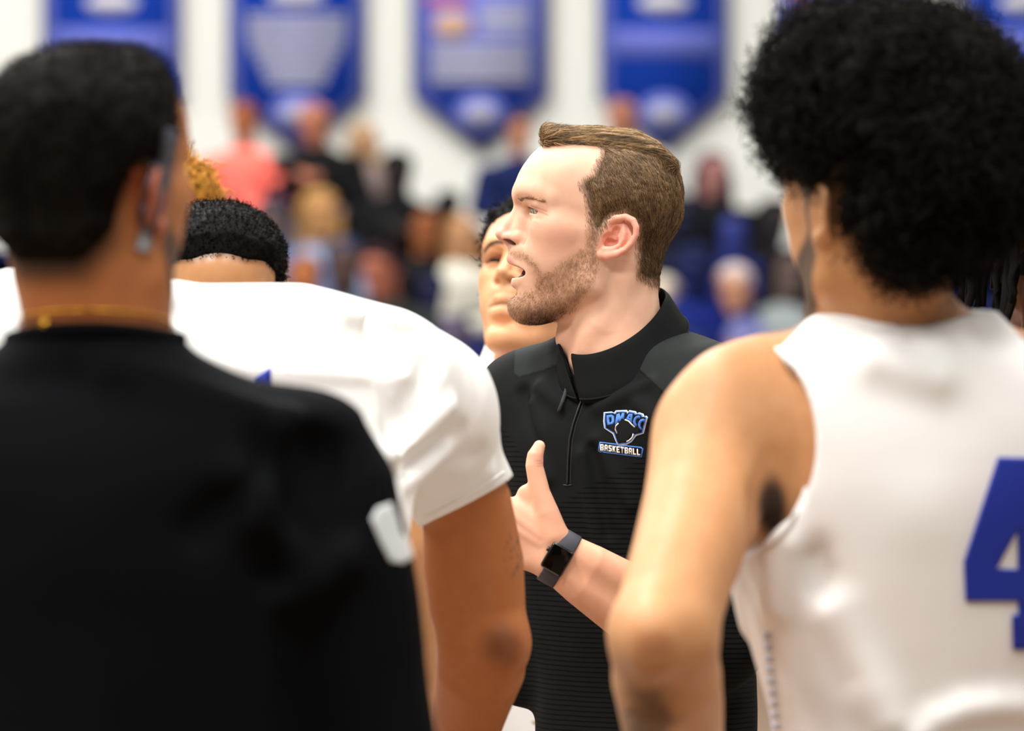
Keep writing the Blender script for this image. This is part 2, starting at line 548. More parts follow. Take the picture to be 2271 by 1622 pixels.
def drape(px, py, f, y0, y1, lift=0.0):
    """where the sight line through a picture point first meets a surface; lifted off it"""
    px = np.asarray(px, float); py = np.asarray(py, float)
    dirs = np.stack([(px - 1135.5) / FPX, np.ones_like(px), -(py - 811.0) / FPX], 1)
    ys = np.arange(y0, y1, f.h * 0.7)
    lo = np.full(len(px), np.nan)
    C = np.array([0, 0, CAMZ])
    done = np.zeros(len(px), bool)
    prev = f.at(C + dirs * y0)
    for yv in ys[1:]:
        cur = f.at(C + dirs * yv)
        hit = (~done) & (cur < 0)
        if hit.any():
            t = prev[hit] / (prev[hit] - cur[hit] + 1e-12)
            lo[hit] = yv - f.h * 0.7 * (1 - np.clip(t, 0, 1)); done |= hit
        prev = cur
        if done.all(): break
    if np.isnan(lo).any():
        lo[np.isnan(lo)] = np.nanmean(lo) if not np.isnan(lo).all() else y0
    P = C + dirs * lo[:, None]
    N = f.grad(P)
    return P + N * lift, N

def poly_mesh(loops):
    """flat fill of outer loop plus holes (lists of 2D points) -> points, triangles"""
    from mathutils.geometry import tessellate_polygon
    pts = [p for l in loops for p in l]
    tri = tessellate_polygon([[Vector((x, y, 0)) for x, y in l] for l in loops])
    return np.array(pts, float), np.array([list(t) for t in tri], int)

def refine(P, T, maxlen):
    """split long edges of triangles until they are short enough to follow a curved surface"""
    P = [tuple(p) for p in P]; T = [tuple(t) for t in T]
    for _ in range(9):
        cache = {}; out = []; ch = False
        def mid(a, b):
            k = (min(a, b), max(a, b))
            if k not in cache:
                cache[k] = len(P); P.append(((P[a][0] + P[b][0]) / 2, (P[a][1] + P[b][1]) / 2))
            return cache[k]
        long_ = lambda a, b: (P[a][0] - P[b][0]) ** 2 + (P[a][1] - P[b][1]) ** 2 > maxlen ** 2
        for a, b, c in T:
            s = [long_(a, b), long_(b, c), long_(c, a)]
            n = sum(s)
            if n == 0: out.append((a, b, c)); continue
            ch = True
            if n == 3:
                x, y, z = mid(a, b), mid(b, c), mid(c, a)
                out += [(a, x, z), (x, b, y), (z, y, c), (x, y, z)]
            else:
                while not s[0] or (n == 2 and not s[1]):
                    a, b, c = b, c, a; s = s[1:] + s[:1]
                if n == 1:
                    x = mid(a, b); out += [(a, x, c), (x, b, c)]
                else:
                    x, y = mid(a, b), mid(b, c); out += [(x, b, y), (a, x, y), (a, y, c)]
        T = out
        if not ch: break
    return np.array(P), np.array(T)

def decal(name, loops, f, y0, y1, lift, mat, parent, maxlen=25.0, thick=0.0008):
    """cloth lettering or a patch laid on a garment: outline in picture units, follows the surface"""
    P, T = poly_mesh(loops)
    P, T = refine(P, T, maxlen)
    X, N = drape(P[:, 0], P[:, 1], f, y0, y1, lift)
    n = len(X)
    # consistent winding towards the garment's outside
    a, b, c = X[T[:, 0]], X[T[:, 1]], X[T[:, 2]]
    fl = (np.cross(b - a, c - a) * N[T[:, 0]]).sum(1) < 0
    T = T.copy(); T[fl] = T[fl][:, ::-1]
    V = np.concatenate([X, X - N * (lift + thick)])
    # rim
    from collections import Counter
    ec = {}
    for t in T:
        for i in range(3):
            e = (t[i], t[(i + 1) % 3]); ec[e] = 1
    rim = [(e[0], e[1]) for e in ec if (e[1], e[0]) not in ec]
    R = np.array([(b_, a_, a_ + n, b_ + n) for a_, b_ in rim], int) if rim else np.zeros((0, 4), int)
    return make_mesh(name, V, [T, R], mat, parent, smooth=False)

def tube(pts, r, seg=8, closed=False, cap=True):
    """round cord through 3D points"""
    P = np.asarray(pts, float); m = len(P)
    r = np.broadcast_to(np.asarray(r, float), (m,))
    T = np.gradient(P, axis=0)
    if closed: T = np.roll(P, -1, 0) - np.roll(P, 1, 0)
    T /= np.linalg.norm(T, axis=1, keepdims=True) + 1e-12
    up = np.array([0.13, 0.2, 0.97])
    A = np.cross(T, up); A /= np.linalg.norm(A, axis=1, keepdims=True) + 1e-12
    B = np.cross(T, A)
    an = np.arange(seg) * 2 * math.pi / seg
    V = (P[:, None] + r[:, None, None] * (A[:, None] * np.cos(an)[None, :, None] + B[:, None] * np.sin(an)[None, :, None])).reshape(-1, 3)
    F = []
    for i in range(m if closed else m - 1):
        j = (i + 1) % m
        for k in range(seg):
            l = (k + 1) % seg
            F.append((i * seg + k, j * seg + k, j * seg + l, i * seg + l))
    fs = [np.array(F)]
    if cap and not closed:
        V = np.concatenate([V, P[:1], P[-1:]])
        c0, c1 = m * seg, m * seg + 1
        fs.append(np.array([(c0, k, (k + 1) % seg) for k in range(seg)] + [(c1, (m - 1) * seg + (k + 1) % seg, (m - 1) * seg + k) for k in range(seg)]))
    return V, fs

def rbox(c, ex, ey, ez, hx, hy, hz, bev):
    """bevelled block with its own axes (half sizes hx, hy, hz)"""
    import bmesh
    bm = bmesh.new()
    bmesh.ops.create_cube(bm, size=2.0)
    for v in bm.verts: v.co = (v.co.x * hx, v.co.y * hy, v.co.z * hz)
    bmesh.ops.bevel(bm, geom=bm.edges[:], offset=bev, segments=3, affect='EDGES', profile=0.6)
    bm.verts.ensure_lookup_table()
    V = np.array([v.co[:] for v in bm.verts])
    A = np.array([ex, ey, ez], float)
    V = V @ A + np.array(c)
    f3 = [[v.index for v in f.verts] for f in bm.faces if len(f.verts) == 3]
    f4 = [[v.index for v in f.verts] for f in bm.faces if len(f.verts) == 4]
    fn = [f for f in bm.faces if len(f.verts) > 4]
    for f in fn:
        ids = [v.index for v in f.verts]
        for i in range(1, len(ids) - 1): f3.append([ids[0], ids[i], ids[i + 1]])
    bm.free()
    return V, [np.array(f4), np.array(f3).reshape(-1, 3)]

SKIN = {}
def legs(cx, cy, yaw, hip, spread=0.13, r=0.085, h=0.012):
    """field with pelvis, two legs and feet standing on the floor"""
    f = Field((cx - 0.32, cy - 0.34, -0.02), (cx + 0.32, cy + 0.34, hip + 0.16), h)
    ca, sa = math.cos(math.radians(yaw)), math.sin(math.radians(yaw))
    def p(u, v, z): return (cx + u * ca - v * sa, cy + u * sa + v * ca, z)    # u to the side, v to the back
    f.ell(p(0, 0, hip), (0.17, 0.12, 0.14), R=rotz(yaw), k=0)
    for s in (1, -1):
        f.chain([p(s * 0.09, 0, hip - 0.02), p(s * spread, -0.02, hip * 0.53), p(s * (spread + 0.015), 0.02, 0.09)], [r + 0.01, r * 0.72, 0.045], 0.05)
        f.chain([p(s * (spread + 0.015), 0.045, 0.045), p(s * (spread + 0.035), -0.16, 0.035)], [0.045, 0.04], 0.03)
    f.cut_plane((0, 0, 0.002), (0, 0, -1))
    return f
def pants_from(f, grow, z0, z1, flare=0.0):
    g = Field(f.lo - 0.05, f.ax and (np.array([a[-1] for a in f.ax]) + 0.05), f.h)
    X, Y, Z = np.meshgrid(*[a for a in g.ax], indexing='ij')
    g.D = (f.at(np.stack([X.ravel(), Y.ravel(), Z.ravel()], 1)).reshape(g.n) - grow - flare * np.clip((z1 - Z), 0, 1)).astype(np.float32)
    g.cut_plane((0, 0, z0), (0, 0, -1)); g.cut_plane((0, 0, z1), (0, 0, 1))
    return g

def lower_half(root, cx, cy, yaw, hip, skin, skin_col, short_mat, long_=False, shoe_mat=None, top=None):
    """legs with shorts or trousers and shoes; returns the bare part for the body skin"""
    f = legs(cx, cy, yaw, hip)
    top = hip + 0.12 if top is None else top
    g = pants_from(f, 0.012 if long_ else 0.02, 0.07 if long_ else hip * 0.50, top, 0 if long_ else 0.05)
    V, Q = g.mesh(); make_mesh('trousers' if long_ else 'shorts', V, Q, short_mat, root)
    sf = pants_from(f, 0.006, 0.0, 0.10)
    V, Q = sf.mesh()
    if len(V): make_mesh('shoes', V, Q, shoe_mat, root)
    f.cut_plane((0, 0, 0.02), (0, 0, -1))
    return f.mesh()
# ------------------------------------------------------------------ the coach
def in_poly(x, y, poly):
    poly = np.asarray(poly, float); r = np.zeros(x.shape, bool); j = len(poly) - 1
    for i in range(len(poly)):
        xi, yi = poly[i]; xj, yj = poly[j]
        c = ((yi > y) != (yj > y)) & (x < (xj - xi) * (y - yi) / (yj - yi + 1e-12) + xi)
        r ^= c; j = i
    return r
def poly_sd(x, y, poly):
    poly = np.asarray(poly, float); d = np.full(x.shape, 1e9)
    for i in range(len(poly)):
        a = poly[i]; b = poly[(i + 1) % len(poly)]; ba = b - a
        t = np.clip(((x - a[0]) * ba[0] + (y - a[1]) * ba[1]) / (ba @ ba), 0, 1)
        d = np.minimum(d, np.hypot(x - a[0] - t * ba[0], y - a[1] - t * ba[1]))
    return np.where(in_poly(x, y, poly), -d, d)

COACH_HAIR = [(1203, 326), (1250, 327), (1300, 331), (1333, 337), (1326, 360), (1314, 392), (1294, 400), (1286, 416), (1298, 440), (1304, 465), (1308, 500), (1318, 520), (1332, 510), (1347, 486), (1384, 475), (1416, 501), (1417, 540), (1411, 575), (1413, 610), (1436, 624), (1470, 626), (1580, 560), (1580, 240), (1190, 240)]
COACH_BEARD = [(1300, 500), (1328, 520), (1326, 570), (1330, 600), (1312, 645), (1268, 690), (1214, 726), (1150, 724), (1118, 690), (1128, 650), (1160, 646), (1184, 640), (1190, 615), (1182, 596), (1165, 584), (1130, 566), (1128, 553), (1160, 556), (1186, 578), (1204, 606), (1232, 588), (1268, 566), (1292, 548)]

def build_coach():
    Y0 = 5.5
    T = W(1300, 540, Y0)
    root = thing('person', 'man with brown side-parted hair and trimmed beard in a black quarter-zip pullover, talking in profile', 'person', (T[0] + 0.05, Y0 + 0.02, 0.0))
    # ---- head skin
    f = Field(T + np.array([-0.115, -0.095, -0.175]), T + np.array([0.125, 0.095, 0.142]), 0.00125)
    f.xf(None, T, HS)
    head(f)
    V, Q = f.mesh()
    hl = head_local(V, f); X, LAT, PY = hl[:, 0], np.abs(hl[:, 1]), -hl[:, 2]
    base = lin((233, 186, 158))
    c = np.tile(base, (len(V), 1))
    def tint(c, w, col): return c * (1 - w[:, None]) + lin(col) * w[:, None]
    c = tint(c, 0.45 * sstep(75, 20, np.hypot(X - 1235, (PY - 535) * 1.2)), (226, 158, 132))      # cheek
    c = tint(c, 0.5 * sstep(34, 8, np.hypot(X - 1120, PY - 520)), (224, 158, 138))                # nose tip
    ear_w = sstep(112, 121, LAT) * sstep(3, -2, poly_sd(X, PY, [(1320, 566), (1330, 530), (1345, 500), (1360, 482), (1384, 477), (1404, 487), (1415, 508), (1413, 530), (1403, 549), (1386, 566), (1362, 577), (1333, 582)]))
    c = tint(c, 0.8 * ear_w, (240, 165, 142))
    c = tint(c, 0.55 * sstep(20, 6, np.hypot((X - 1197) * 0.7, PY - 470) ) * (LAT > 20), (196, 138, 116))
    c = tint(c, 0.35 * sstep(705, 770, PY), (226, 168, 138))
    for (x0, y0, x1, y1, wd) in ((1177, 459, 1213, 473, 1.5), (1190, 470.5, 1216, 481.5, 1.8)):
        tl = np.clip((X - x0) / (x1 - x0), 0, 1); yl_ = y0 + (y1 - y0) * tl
        c = tint(c, 0.42 * sstep(wd + 1.0, wd - 1.0, np.abs(PY - yl_)) * (X > x0) * (X < x1) * (LAT > 40), (140, 84, 62))  # lid crease shade and lash line painted as thin dark lines
    bsd = poly_sd(X, PY, COACH_BEARD)
    bw = sstep(14, -16, bsd) * (1 - ear_w)
    c = tint(c, bw * (0.58 + 0.22 * noise3(X, LAT, PY, 0.12) + 0.15 * noise3(X, LAT, PY, 0.4)), (164, 120, 88))
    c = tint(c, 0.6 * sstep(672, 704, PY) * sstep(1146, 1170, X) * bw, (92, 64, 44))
    hsd = poly_sd(X, PY, COACH_HAIR)
    c = tint(c, sstep(12, -18, hsd) * (1 - ear_w), (96, 72, 49))
    lm = lip_mask(V, f)
    c = tint(c, lm * 0.9, (206, 124, 120))
    cav = sstep(1.12, 0.98, np.sqrt(((X - 1174) / 36) ** 2 + (hl[:, 1] / 42) ** 2 + ((PY - 606) / 22) ** 2))
    c = tint(c, cav, (70, 18, 16))
    nos = sstep(1.25, 0.9, np.sqrt(((X - 1132) / 16) ** 2 + ((LAT - 21) / 12) ** 2 + ((PY - 537 - (X - 1132) * 0.29) / 4.6) ** 2))
    c = tint(c, nos * 0.9, (84, 36, 26))
    SKIN['coach'] = sk = skin_mat('fair_skin', rough=0.48, spec=0.35, sss=0.12)
    headVQ, headC = (V, Q), c
    # ---- left forearm and hand
    fa = Field(W(925, 1500, 5.2) - [0, 0.05, 0], W(1680, 940, 5.5) + [0, 0.09, 0], 0.0015)
    pxf(fa, 5.27)
    for s in (-1, 1):
        fa.chain([q(1236 - 9.5 * s, 1235 + 17 * s, 12), q(1300 - 14 * s, 1276 + 22 * s, 22), q(1400 - 16 * s, 1340 + 26 * s, 70), q(1600 - 10 * s, 1462 + 18 * s, 230)], [39, 45, 54, 56], 20)
    kn = [((1216, 1184), (1106, 1120), 29), ((1212, 1202), (1092, 1152), 30), ((1206, 1224), (1094, 1188), 28), ((1202, 1246), (1104, 1224), 24)]
    for i, (a, b, r) in enumerate(kn):
        fa.cone(q(*a, 8), q(*b, 4 + 4 * i), 31, r - 3, 16)
    fa.ell(q(1160, 1170, 16), (62, 30, 66), k=20)
    fa.chain([q(1228, 1186, 0), q(1212, 1138, -4), q(1198, 1094, -6), q(1185, 1034, -4), q(1187, 1012, -2), q(1196, 990, 4)], [32, 28, 22.5, 19.5, 18, 13], 15)
    fa.ell(q(1186, 1024, 6), (16, 15, 18), k=8)
    fa.ell(q(1172, 1098, 8), (26, 12, 24), k=14)                             # web of the thumb
    tips = [((1045, 1096, 6), (1006, 1094, 30), (990, 1102, 60)), ((1028, 1130, 12), (984, 1132, 36), (966, 1142, 70)), ((1034, 1172, 18), (996, 1176, 44), (980, 1184, 76)), ((1052, 1214, 24), (1022, 1218, 44), (1008, 1222, 70))]
    for (a, b, r), (m1, m2, m3) in zip(kn, tips):
        fa.chain([q(*b, 8), q(*m1), q(*m2), q(*m3)], [r - 5, r - 9, r - 11, r - 13], 6)
    # knuckle tendons on the back of the hand
    fa.chain([q(1195, 1190, -18), q(1120, 1130, -20)], [4, 6], 12)
    fa.chain([q(1196, 1206, -17), q(1118, 1160, -20)], [4, 6], 12)
    Va, Qa = fa.mesh()
    ca_ = np.tile(lin((230, 176, 146)), (len(Va), 1))
    pxv = Va[:, 0] / Va[:, 1] * FPX + 1135.5; pyv = -(Va[:, 2] - CAMZ) / Va[:, 1] * FPX + 811
    ca_ = tint(ca_, sstep(1180, 1330, pxv) * 0.45, (222, 158, 122))
    ca_ = tint(ca_, 0.8 * sstep(14, 9, np.hypot((pxv - 1203) * 1.3, pyv - 993)), (228, 196, 160))
    ca_ = tint(ca_, 0.35 * sstep(40, 10, np.hypot(pxv - 1196, (pyv - 1010))), (224, 150, 128))
    for cy_ in (1022, 1027, 1033):
        ca_ = tint(ca_, 0.4 * sstep(1.8, 0.6, np.abs(pyv - cy_ - (pxv - 1190) * 0.12)) * sstep(1184, 1190, pxv) * (pxv < 1212), (176, 112, 88))
    # ---- hidden trunk
    fb = Field(W(1040, 1720, 5.85) - [0, 0.7, 0], W(1720, 730, 5.85), 0.009)
    S = Y0 / FPX
    cxw = W(1384, 811, Y0)[0]
    def ring(py, rx, ry, dx=0, dy=0.0): return (cxw + dx * S, Y0 + 0.03 + dy, CAMZ - (py - 811) * S, rx * S, ry * S)
    trunk = [ring(742, 120, 100, -20), ring(800, 240, 112, -8), ring(850, 310, 140), ring(950, 315, 175), ring(1100, 290, 178), ring(1300, 255, 168, 20), ring(1500, 240, 162, 46), ring(1720, 240, 162, 52)]
    fb.loft(trunk, yaw=-35, k=0.02)
    fb.cone(W(1600, 880, 5.42), W(1588, 1440, 5.44), 0.05, 0.04, 0.04)
    fb.chain([W(1165, 880, 5.62), W(1130, 1200, 5.68), W(1120, 1480, 5.62)], [0.05, 0.042, 0.036], 0.04)
    Vb, Qb = fb.mesh()
    hip = 0.98
    pm = cloth('black_trousers', lin((18, 19, 22)), 0.9, 0.1)
    shoe = plain('black_shoe_leather', lin((20, 20, 22)), 0.4)
    Vl, Ql = lower_half(root, cxw, Y0 + 0.03, -35, hip, sk, None, pm, True, shoe, top=1.12)
    cb = np.tile(base, (len(Vb) + len(Vl), 1))
    VV, FF = join_meshes([headVQ, (Va, Qa), (Vb, Qb), (Vl, Ql)])
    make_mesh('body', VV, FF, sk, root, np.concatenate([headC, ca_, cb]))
    # ---- eyes, teeth
    em = plain('eye_wet', (1, 1, 1), 0.08, 0.5, attr=True)
    for s in (1, -1):
        u = np.linspace(0, math.pi, 25); v = np.linspace(0, 2 * math.pi, 33)[:-1]
        U, VV_ = np.meshgrid(u, v, indexing='ij')
        pts = np.stack([-np.cos(U), np.sin(U) * np.cos(VV_), np.sin(U) * np.sin(VV_)], -1).reshape(-1, 3)
        ang = U.ravel()
        col = np.where((ang < 0.15)[:, None], lin((30, 32, 30)), np.where((ang < 0.47)[:, None], lin((132, 140, 124)), np.where((ang < 0.55)[:, None], lin((74, 80, 76)), lin((186, 168, 156)))))
        R_ = rotz(15 * s) @ roty(-10)
        P = (pts @ R_.T) * 23.8 * HS + f.p(L(1200, 471, 60 * s))
        idx = np.arange(25 * 32).reshape(25, 32)
        Fq = np.stack([idx[:-1, :], np.roll(idx, -1, 1)[:-1, :], np.roll(idx, -1, 1)[1:, :], idx[1:, :]], -1).reshape(-1, 4)
        make_mesh('eye', P, Fq, em, root, col)
    tm = plain('teeth_enamel', lin((236, 226, 205)), 0.25, 0.5)
    parts = []
    for row, yy, hgt, xo in ((0, 587, 5.5, 8),):
        for i in range(-4, 5):
            lat = i * 8.6
            xx = 1149 + xo + (lat / 38.0) ** 2 * 24
            an = math.degrees(math.atan2(lat * 0.035, 1.0))
            Rr = rotz(an)
            parts.append(rbox(f.p(L(xx, yy, lat)), Rr[:, 0], Rr[:, 1], Rr[:, 2], 3.5 * HS, 3.9 * HS, hgt * HS, 1.6 * HS))
    Vt, Ft = join_meshes(parts); make_mesh('teeth', Vt, Ft, tm, root)
    ft = Field(f.p(L(1140, 640, 44)), f.p(L(1220, 580, -44)), 0.0015); ft.xf(None, T, HS)
    ft.ell(L(1184, 607), (27, 33, 15), k=0); ft.ell(L(1168, 617), (20, 24, 7), k=8)
    Vt, Qt = ft.mesh(); make_mesh('tongue_plug', Vt, Qt, plain('tongue_shaded', lin((96, 34, 32)), 0.5, 0.15), root)  # tongue enlarged as a plug, mouth shade put into its dark colour
    # ---- hair: a soft base and single strands
    gx, gz = np.meshgrid(f.ax[0], f.ax[2], indexing='ij')
    sd = poly_sd((gx - T[0]) / HS + 1300, 540 - (gz - T[2]) / HS, COACH_HAIR).astype(np.float32)
    fh = f.copy()
    off = (np.clip((-sd - 9) * 0.26, -1.5, 6.0) * HS).astype(np.float32)
    fh.D = fh.D - off[:, None, :]
    fh.D = np.maximum(fh.D, ((sd + 8) * HS)[:, None, :])
    for lat in (-84, -50, -15, 18, 46, 66):
        lo_ = 10 * (abs(lat) / 84) ** 2
        k_ = 0 if lat < 60 else 6
        fh.chain([L(1217 + lo_, 305 + lo_, lat * 0.8), L(1250, 300 + lo_ + k_, lat), L(1320, 299 + lo_ + k_, lat), L(1395, 306 + lo_ + k_, lat), L(1445, 328 + lo_ + k_, lat), L(1484, 366, lat)], [17, 19, 19, 20, 19, 14], 16)
    fh.ell(L(1217, 302, 0), (16, 52, 17), k=10)
    fh.ell(L(1214, 294, 20), (12, 18, 12), k=8)
    fh.bump(0.0008, 420, 0.35, 1.0, 1.0, 2)
    Vh, Qh = fh.mesh()
    hlh = head_local(Vh, fh); hx, hlat, hy = hlh[:, 0], hlh[:, 1], -hlh[:, 2]
    nz = noise3(hx * 0.05, hlat * 0.25, hy * 0.25, 1.0)
    ch = lin((84, 62, 41)) * (1 + 0.35 * nz[:, None])
    hm = plain('brown_hair', (1, 1, 1), 0.42, 0.40, attr=True)
    hair = make_mesh('hair', Vh, Qh, plain('brown_hair_base', (1, 1, 1), 0.8, 0.1, attr=True), root, np.clip(ch, 0.002, 1))
    r = np.random.default_rng(2)
    n = 24000
    w = np.where(poly_sd(hx, hy, COACH_HAIR) < -1, 1.0, 0.0); w = np.maximum(w, np.where((hy < 330) & (hx < 1240), 1.0, 0)); w *= np.where(hlat < 40, 1.0, 0.35)
    P, N = sample_surface(Vh, Qh, n, w, 8)
    if (N * fh.grad(P)).sum() < 0: N = -N
    pl = head_local(P, fh); px_, la, py_ = pl[:, 0], -pl[:, 1], -pl[:, 2]
    part_y = np.interp(px_, [1200, 1331, 1400, 1460, 1500, 1525], [338, 338, 338, 352, 374, 400])
    top = sstep(4, -10, py_ - part_y)
    # sides fall down and back, the top is combed back over the head
    ang = np.interp(px_, [1280, 1340, 1420, 1480, 1520], [1.15, 1.2, 1.32, 1.45, 1.65]) + r.normal(0, 0.16, n)
    side = np.stack([np.cos(ang), np.zeros(n), -np.sin(ang)], 1)
    topd = np.stack([np.ones(n), np.full(n, -0.10) + r.normal(0, 0.07, n), 0.05 + r.normal(0, 0.06, n)], 1)
    quiff = sstep(1245, 1212, px_) * top
    d = side * (1 - top)[:, None] + topd * top[:, None]
    d = d - (d * N).sum(1, keepdims=True) * N
    d /= np.linalg.norm(d, axis=1, keepdims=True) + 1e-9
    length = (r.uniform(15, 26, n) * (1 - top) + r.uniform(34, 62, n) * top)
    length *= np.where(quiff > .3, 0.62, 1.0) * np.where((py_ > 560), 0.75, 1.0) * np.where((px_ < 1310) & (top < .5), 0.55, 1.0)
    length = length * HS
    m = 6
    tt = np.linspace(0, 1, m)
    pts = np.zeros((n, m, 3)); pts[:, 0] = P - N * 0.0006
    dirc = d.copy()
    lift = (0.16 + 0.10 * r.random(n)) * (1 - top) + (0.06 + 0.05 * r.random(n)) * top
    cur = P.copy()
    for i in range(1, m):
        step = length / (m - 1)
        dv = dirc + N * (lift * (1 - i / m * 0.9))[:, None] + quiff[:, None] * np.array([-0.40, -0.1, 0.34]) * (1 - i / m)
        dv /= np.linalg.norm(dv, axis=1, keepdims=True)
        cur = cur + dv * step[:, None]
        dist = fh.at(np.clip(cur, fh.lo + 1e-4, np.array([a[-1] for a in fh.ax]) - 1e-4))
        g = fh.grad(np.clip(cur, fh.lo + .003, np.array([a[-1] for a in fh.ax]) - .003))
        push = np.clip(0.0003 + 0.0006 * lift * i - dist, -0.0008, 0.01)
        cur = cur + g * push[:, None] * np.where(quiff > 0.4, 0.3, 1.0)[:, None]
        dirc = dirc - (dirc * g).sum(1, keepdims=True) * g
        dirc /= np.linalg.norm(dirc, axis=1, keepdims=True) + 1e-9
        pts[:, i] = cur
    Vs, Qs = strands(pts, 0.00023)
    lock = noise3(pl[:, 0] * 0.035, pl[:, 1] * 0.2, pl[:, 2] * 0.2, 1.0) * top + noise3(pl[:, 0] * 0.09, pl[:, 1] * 0.09, pl[:, 2] * 0.09, 1.0) * (1 - top)
    shade = np.clip(0.78 + 0.95 * lock * (0.45 + 0.55 * top) + r.normal(0, 0.26, n) - 0.28 * sstep(440, 560, py_) * (1 - top), 0.15, 2.2)  # sides go from lit top to dark ear, painted into strand colour
    sc_ = (lin((136, 106, 72))[None] * (1 - top[:, None]) + lin((158, 126, 86))[None] * top[:, None]) * shade[:, None]
    make_mesh('hair_strands', Vs, Qs, hm, hair, np.repeat(np.clip(sc_, 0.003, 1), m * 3, axis=0))
    wf = sstep(12, -4, hsd) * sstep(-34, -10, hsd) * (1 - ear_w)
    wf *= np.where((PY < 350) & (X < 1328), 0.0, 1.0)
    Pf, Nf = sample_surface(V, Q, 3600, wf, 77)
    Nf = f.grad(Pf); pf = head_local(Pf, f)
    af_ = np.interp(pf[:, 0], [1280, 1340, 1420, 1480], [1.15, 1.2, 1.4, 1.5]) + r.normal(0, .22, len(Pf))
    df = np.stack([np.cos(af_), np.zeros(len(Pf)), -np.sin(af_)], 1); df -= (df * Nf).sum(1, keepdims=True) * Nf
    df /= np.linalg.norm(df, axis=1, keepdims=True)
    lf = r.uniform(8, 17, len(Pf))[:, None] * HS
    ptf = np.stack([Pf - Nf * .0004, Pf + (df * .5 + Nf * .16) * lf, Pf + (df + Nf * .24) * lf], 1)
    Vs, Qs = strands(ptf, 0.0002)
    make_mesh('hairline', Vs, Qs, hm, hair, np.repeat(lin((120, 92, 62))[None] * np.clip(1 + r.normal(0, .3, len(Pf)), .35, 1.7)[:, None], 9, axis=0))
    # ---- beard, brows and lashes
    w = sstep(3, -12, bsd) * (1 - ear_w) * (1 - lm) * (1 - cav)
    w *= np.where((X < 1165) & (PY < 600), 0.5, 1.0)
    P, N = sample_surface(V, Q, 8500, w, 12)
    N = f.grad(P)
    pb = head_local(P, f)
    dn = np.stack([-0.25 + r.normal(0, 0.35, len(P)), r.normal(0, 0.25, len(P)), np.full(len(P), -0.9)], 1)
    dn = dn - (dn * N).sum(1, keepdims=True) * N
    dn /= np.linalg.norm(dn, axis=1, keepdims=True)
    ll = r.uniform(3.5, 7.5, len(P)) * HS * np.where(-pb[:, 2] > 660, 1.25, 1.0)
    pts = np.stack([P - N * 0.0004, P + (dn * 0.55 + N * 0.5) * ll[:, None] * 0.55, P + (dn * 0.9 + N * 0.45) * ll[:, None]], 1)
    Vs, Qs = strands(pts, 0.00015)
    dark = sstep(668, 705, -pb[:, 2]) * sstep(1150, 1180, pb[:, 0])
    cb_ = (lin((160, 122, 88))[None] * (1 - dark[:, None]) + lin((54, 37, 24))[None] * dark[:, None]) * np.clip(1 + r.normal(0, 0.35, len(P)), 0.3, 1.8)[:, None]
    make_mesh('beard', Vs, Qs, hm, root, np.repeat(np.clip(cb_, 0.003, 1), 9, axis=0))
    for s in (1, -1):
        nb = 240
        t = 0.1 + 0.9 * r.random(nb) ** 1.5
        bx = np.interp(t, [0, 0.3, 0.65, 1], [1160, 1174, 1194, 1216]); by = np.interp(t, [0, 0.3, 0.65, 1], [428, 427, 432, 442]); bl = np.interp(t, [0, 0.3, 0.65, 1], [22, 48, 78, 99])
        by = by + r.normal(0, 3.8, nb) * (1 - 0.5 * t)
        Pn = np.stack([f.p(L(x - 8, y + 6, (l + 6) * s)) for x, y, l in zip(bx, by, bl)])
        for _ in range(14): Pn = Pn - f.at(Pn)[:, None] * f.grad(Pn)
        Nn = f.grad(Pn)
        dv = np.stack([np.full(nb, 0.55), np.full(nb, -0.8 * s), 0.05 + r.normal(0, 0.25, nb)], 1)
        dv -= (dv * Nn).sum(1, keepdims=True) * Nn; dv /= np.linalg.norm(dv, axis=1, keepdims=True)
        ln = r.uniform(7, 12, nb)[:, None] * HS
        Vs, Qs = strands(np.stack([Pn - Nn * 0.0003, Pn + (dv * 0.5 + Nn * 0.12) * ln, Pn + (dv + Nn * 0.12) * ln], 1), 0.00018)
        make_mesh('eyebrow', Vs, Qs, hm, root, np.tile(lin((156, 116, 80)), (len(Vs), 1)))
        lp = []
        for t in np.linspace(0, 1, 60):
            p0 = f.p(L(1173 + 42 * t, 461.5 + 15.5 * t, (52 + 44 * math.sin(t * 1.5)) * s))
            for _ in range(8):
                pp = p0[None]; p0 = (pp - f.at(pp)[:, None] * f.grad(pp))[0]
            o_ = np.array([-1.0, -0.55 * s, -0.35]) * 5 * HS
            lp.append([p0, p0 + o_ * 0.5, p0 + o_ * 0.9])
        Vs, Qs = strands(np.array(lp), 0.00014)
        make_mesh('eyelashes', Vs, Qs, hm, root, np.tile(lin((112, 76, 54)), (len(Vs), 1)))
    # ---- pullover
    fs = Field(W(1010, 1690, 5.85) - [0, 0.72, 0], W(1790, 700, 5.85), 0.003)
    pull = [ring(738, 118, 104, -22), ring(770, 190, 116, -12), ring(800, 262, 126, -6), ring(860, 324, 158), ring(950, 332, 192), ring(1100, 306, 198), ring(1300, 280, 190, 20), ring(1500, 264, 184, 46), ring(1690, 264, 184, 52)]
    fs.loft(pull, yaw=-35, k=0.0, power=2.15)
    fs.chain([W(1575, 892, 5.42), W(1618, 1000, 5.38), W(1624, 1200, 5.38), W(1602, 1440, 5.39)], [0.062, 0.058, 0.054, 0.048], 0.045)
    fs.chain([W(1598, 1430, 5.395), W(1530, 1415, 5.36), W(1490, 1392, 5.335)], [0.048, 0.045, 0.043], 0.01)
    for i, (a, b) in enumerate(((1622, 1290), (1618, 1345), (1606, 1400), (1560, 1424), (1520, 1404))):          # pushed-up sleeve folds
        fs.cone(W(a - 70, b - 24, 5.36), W(a + 60, b + 26, 5.36), 0.008, 0.009, 0.03)
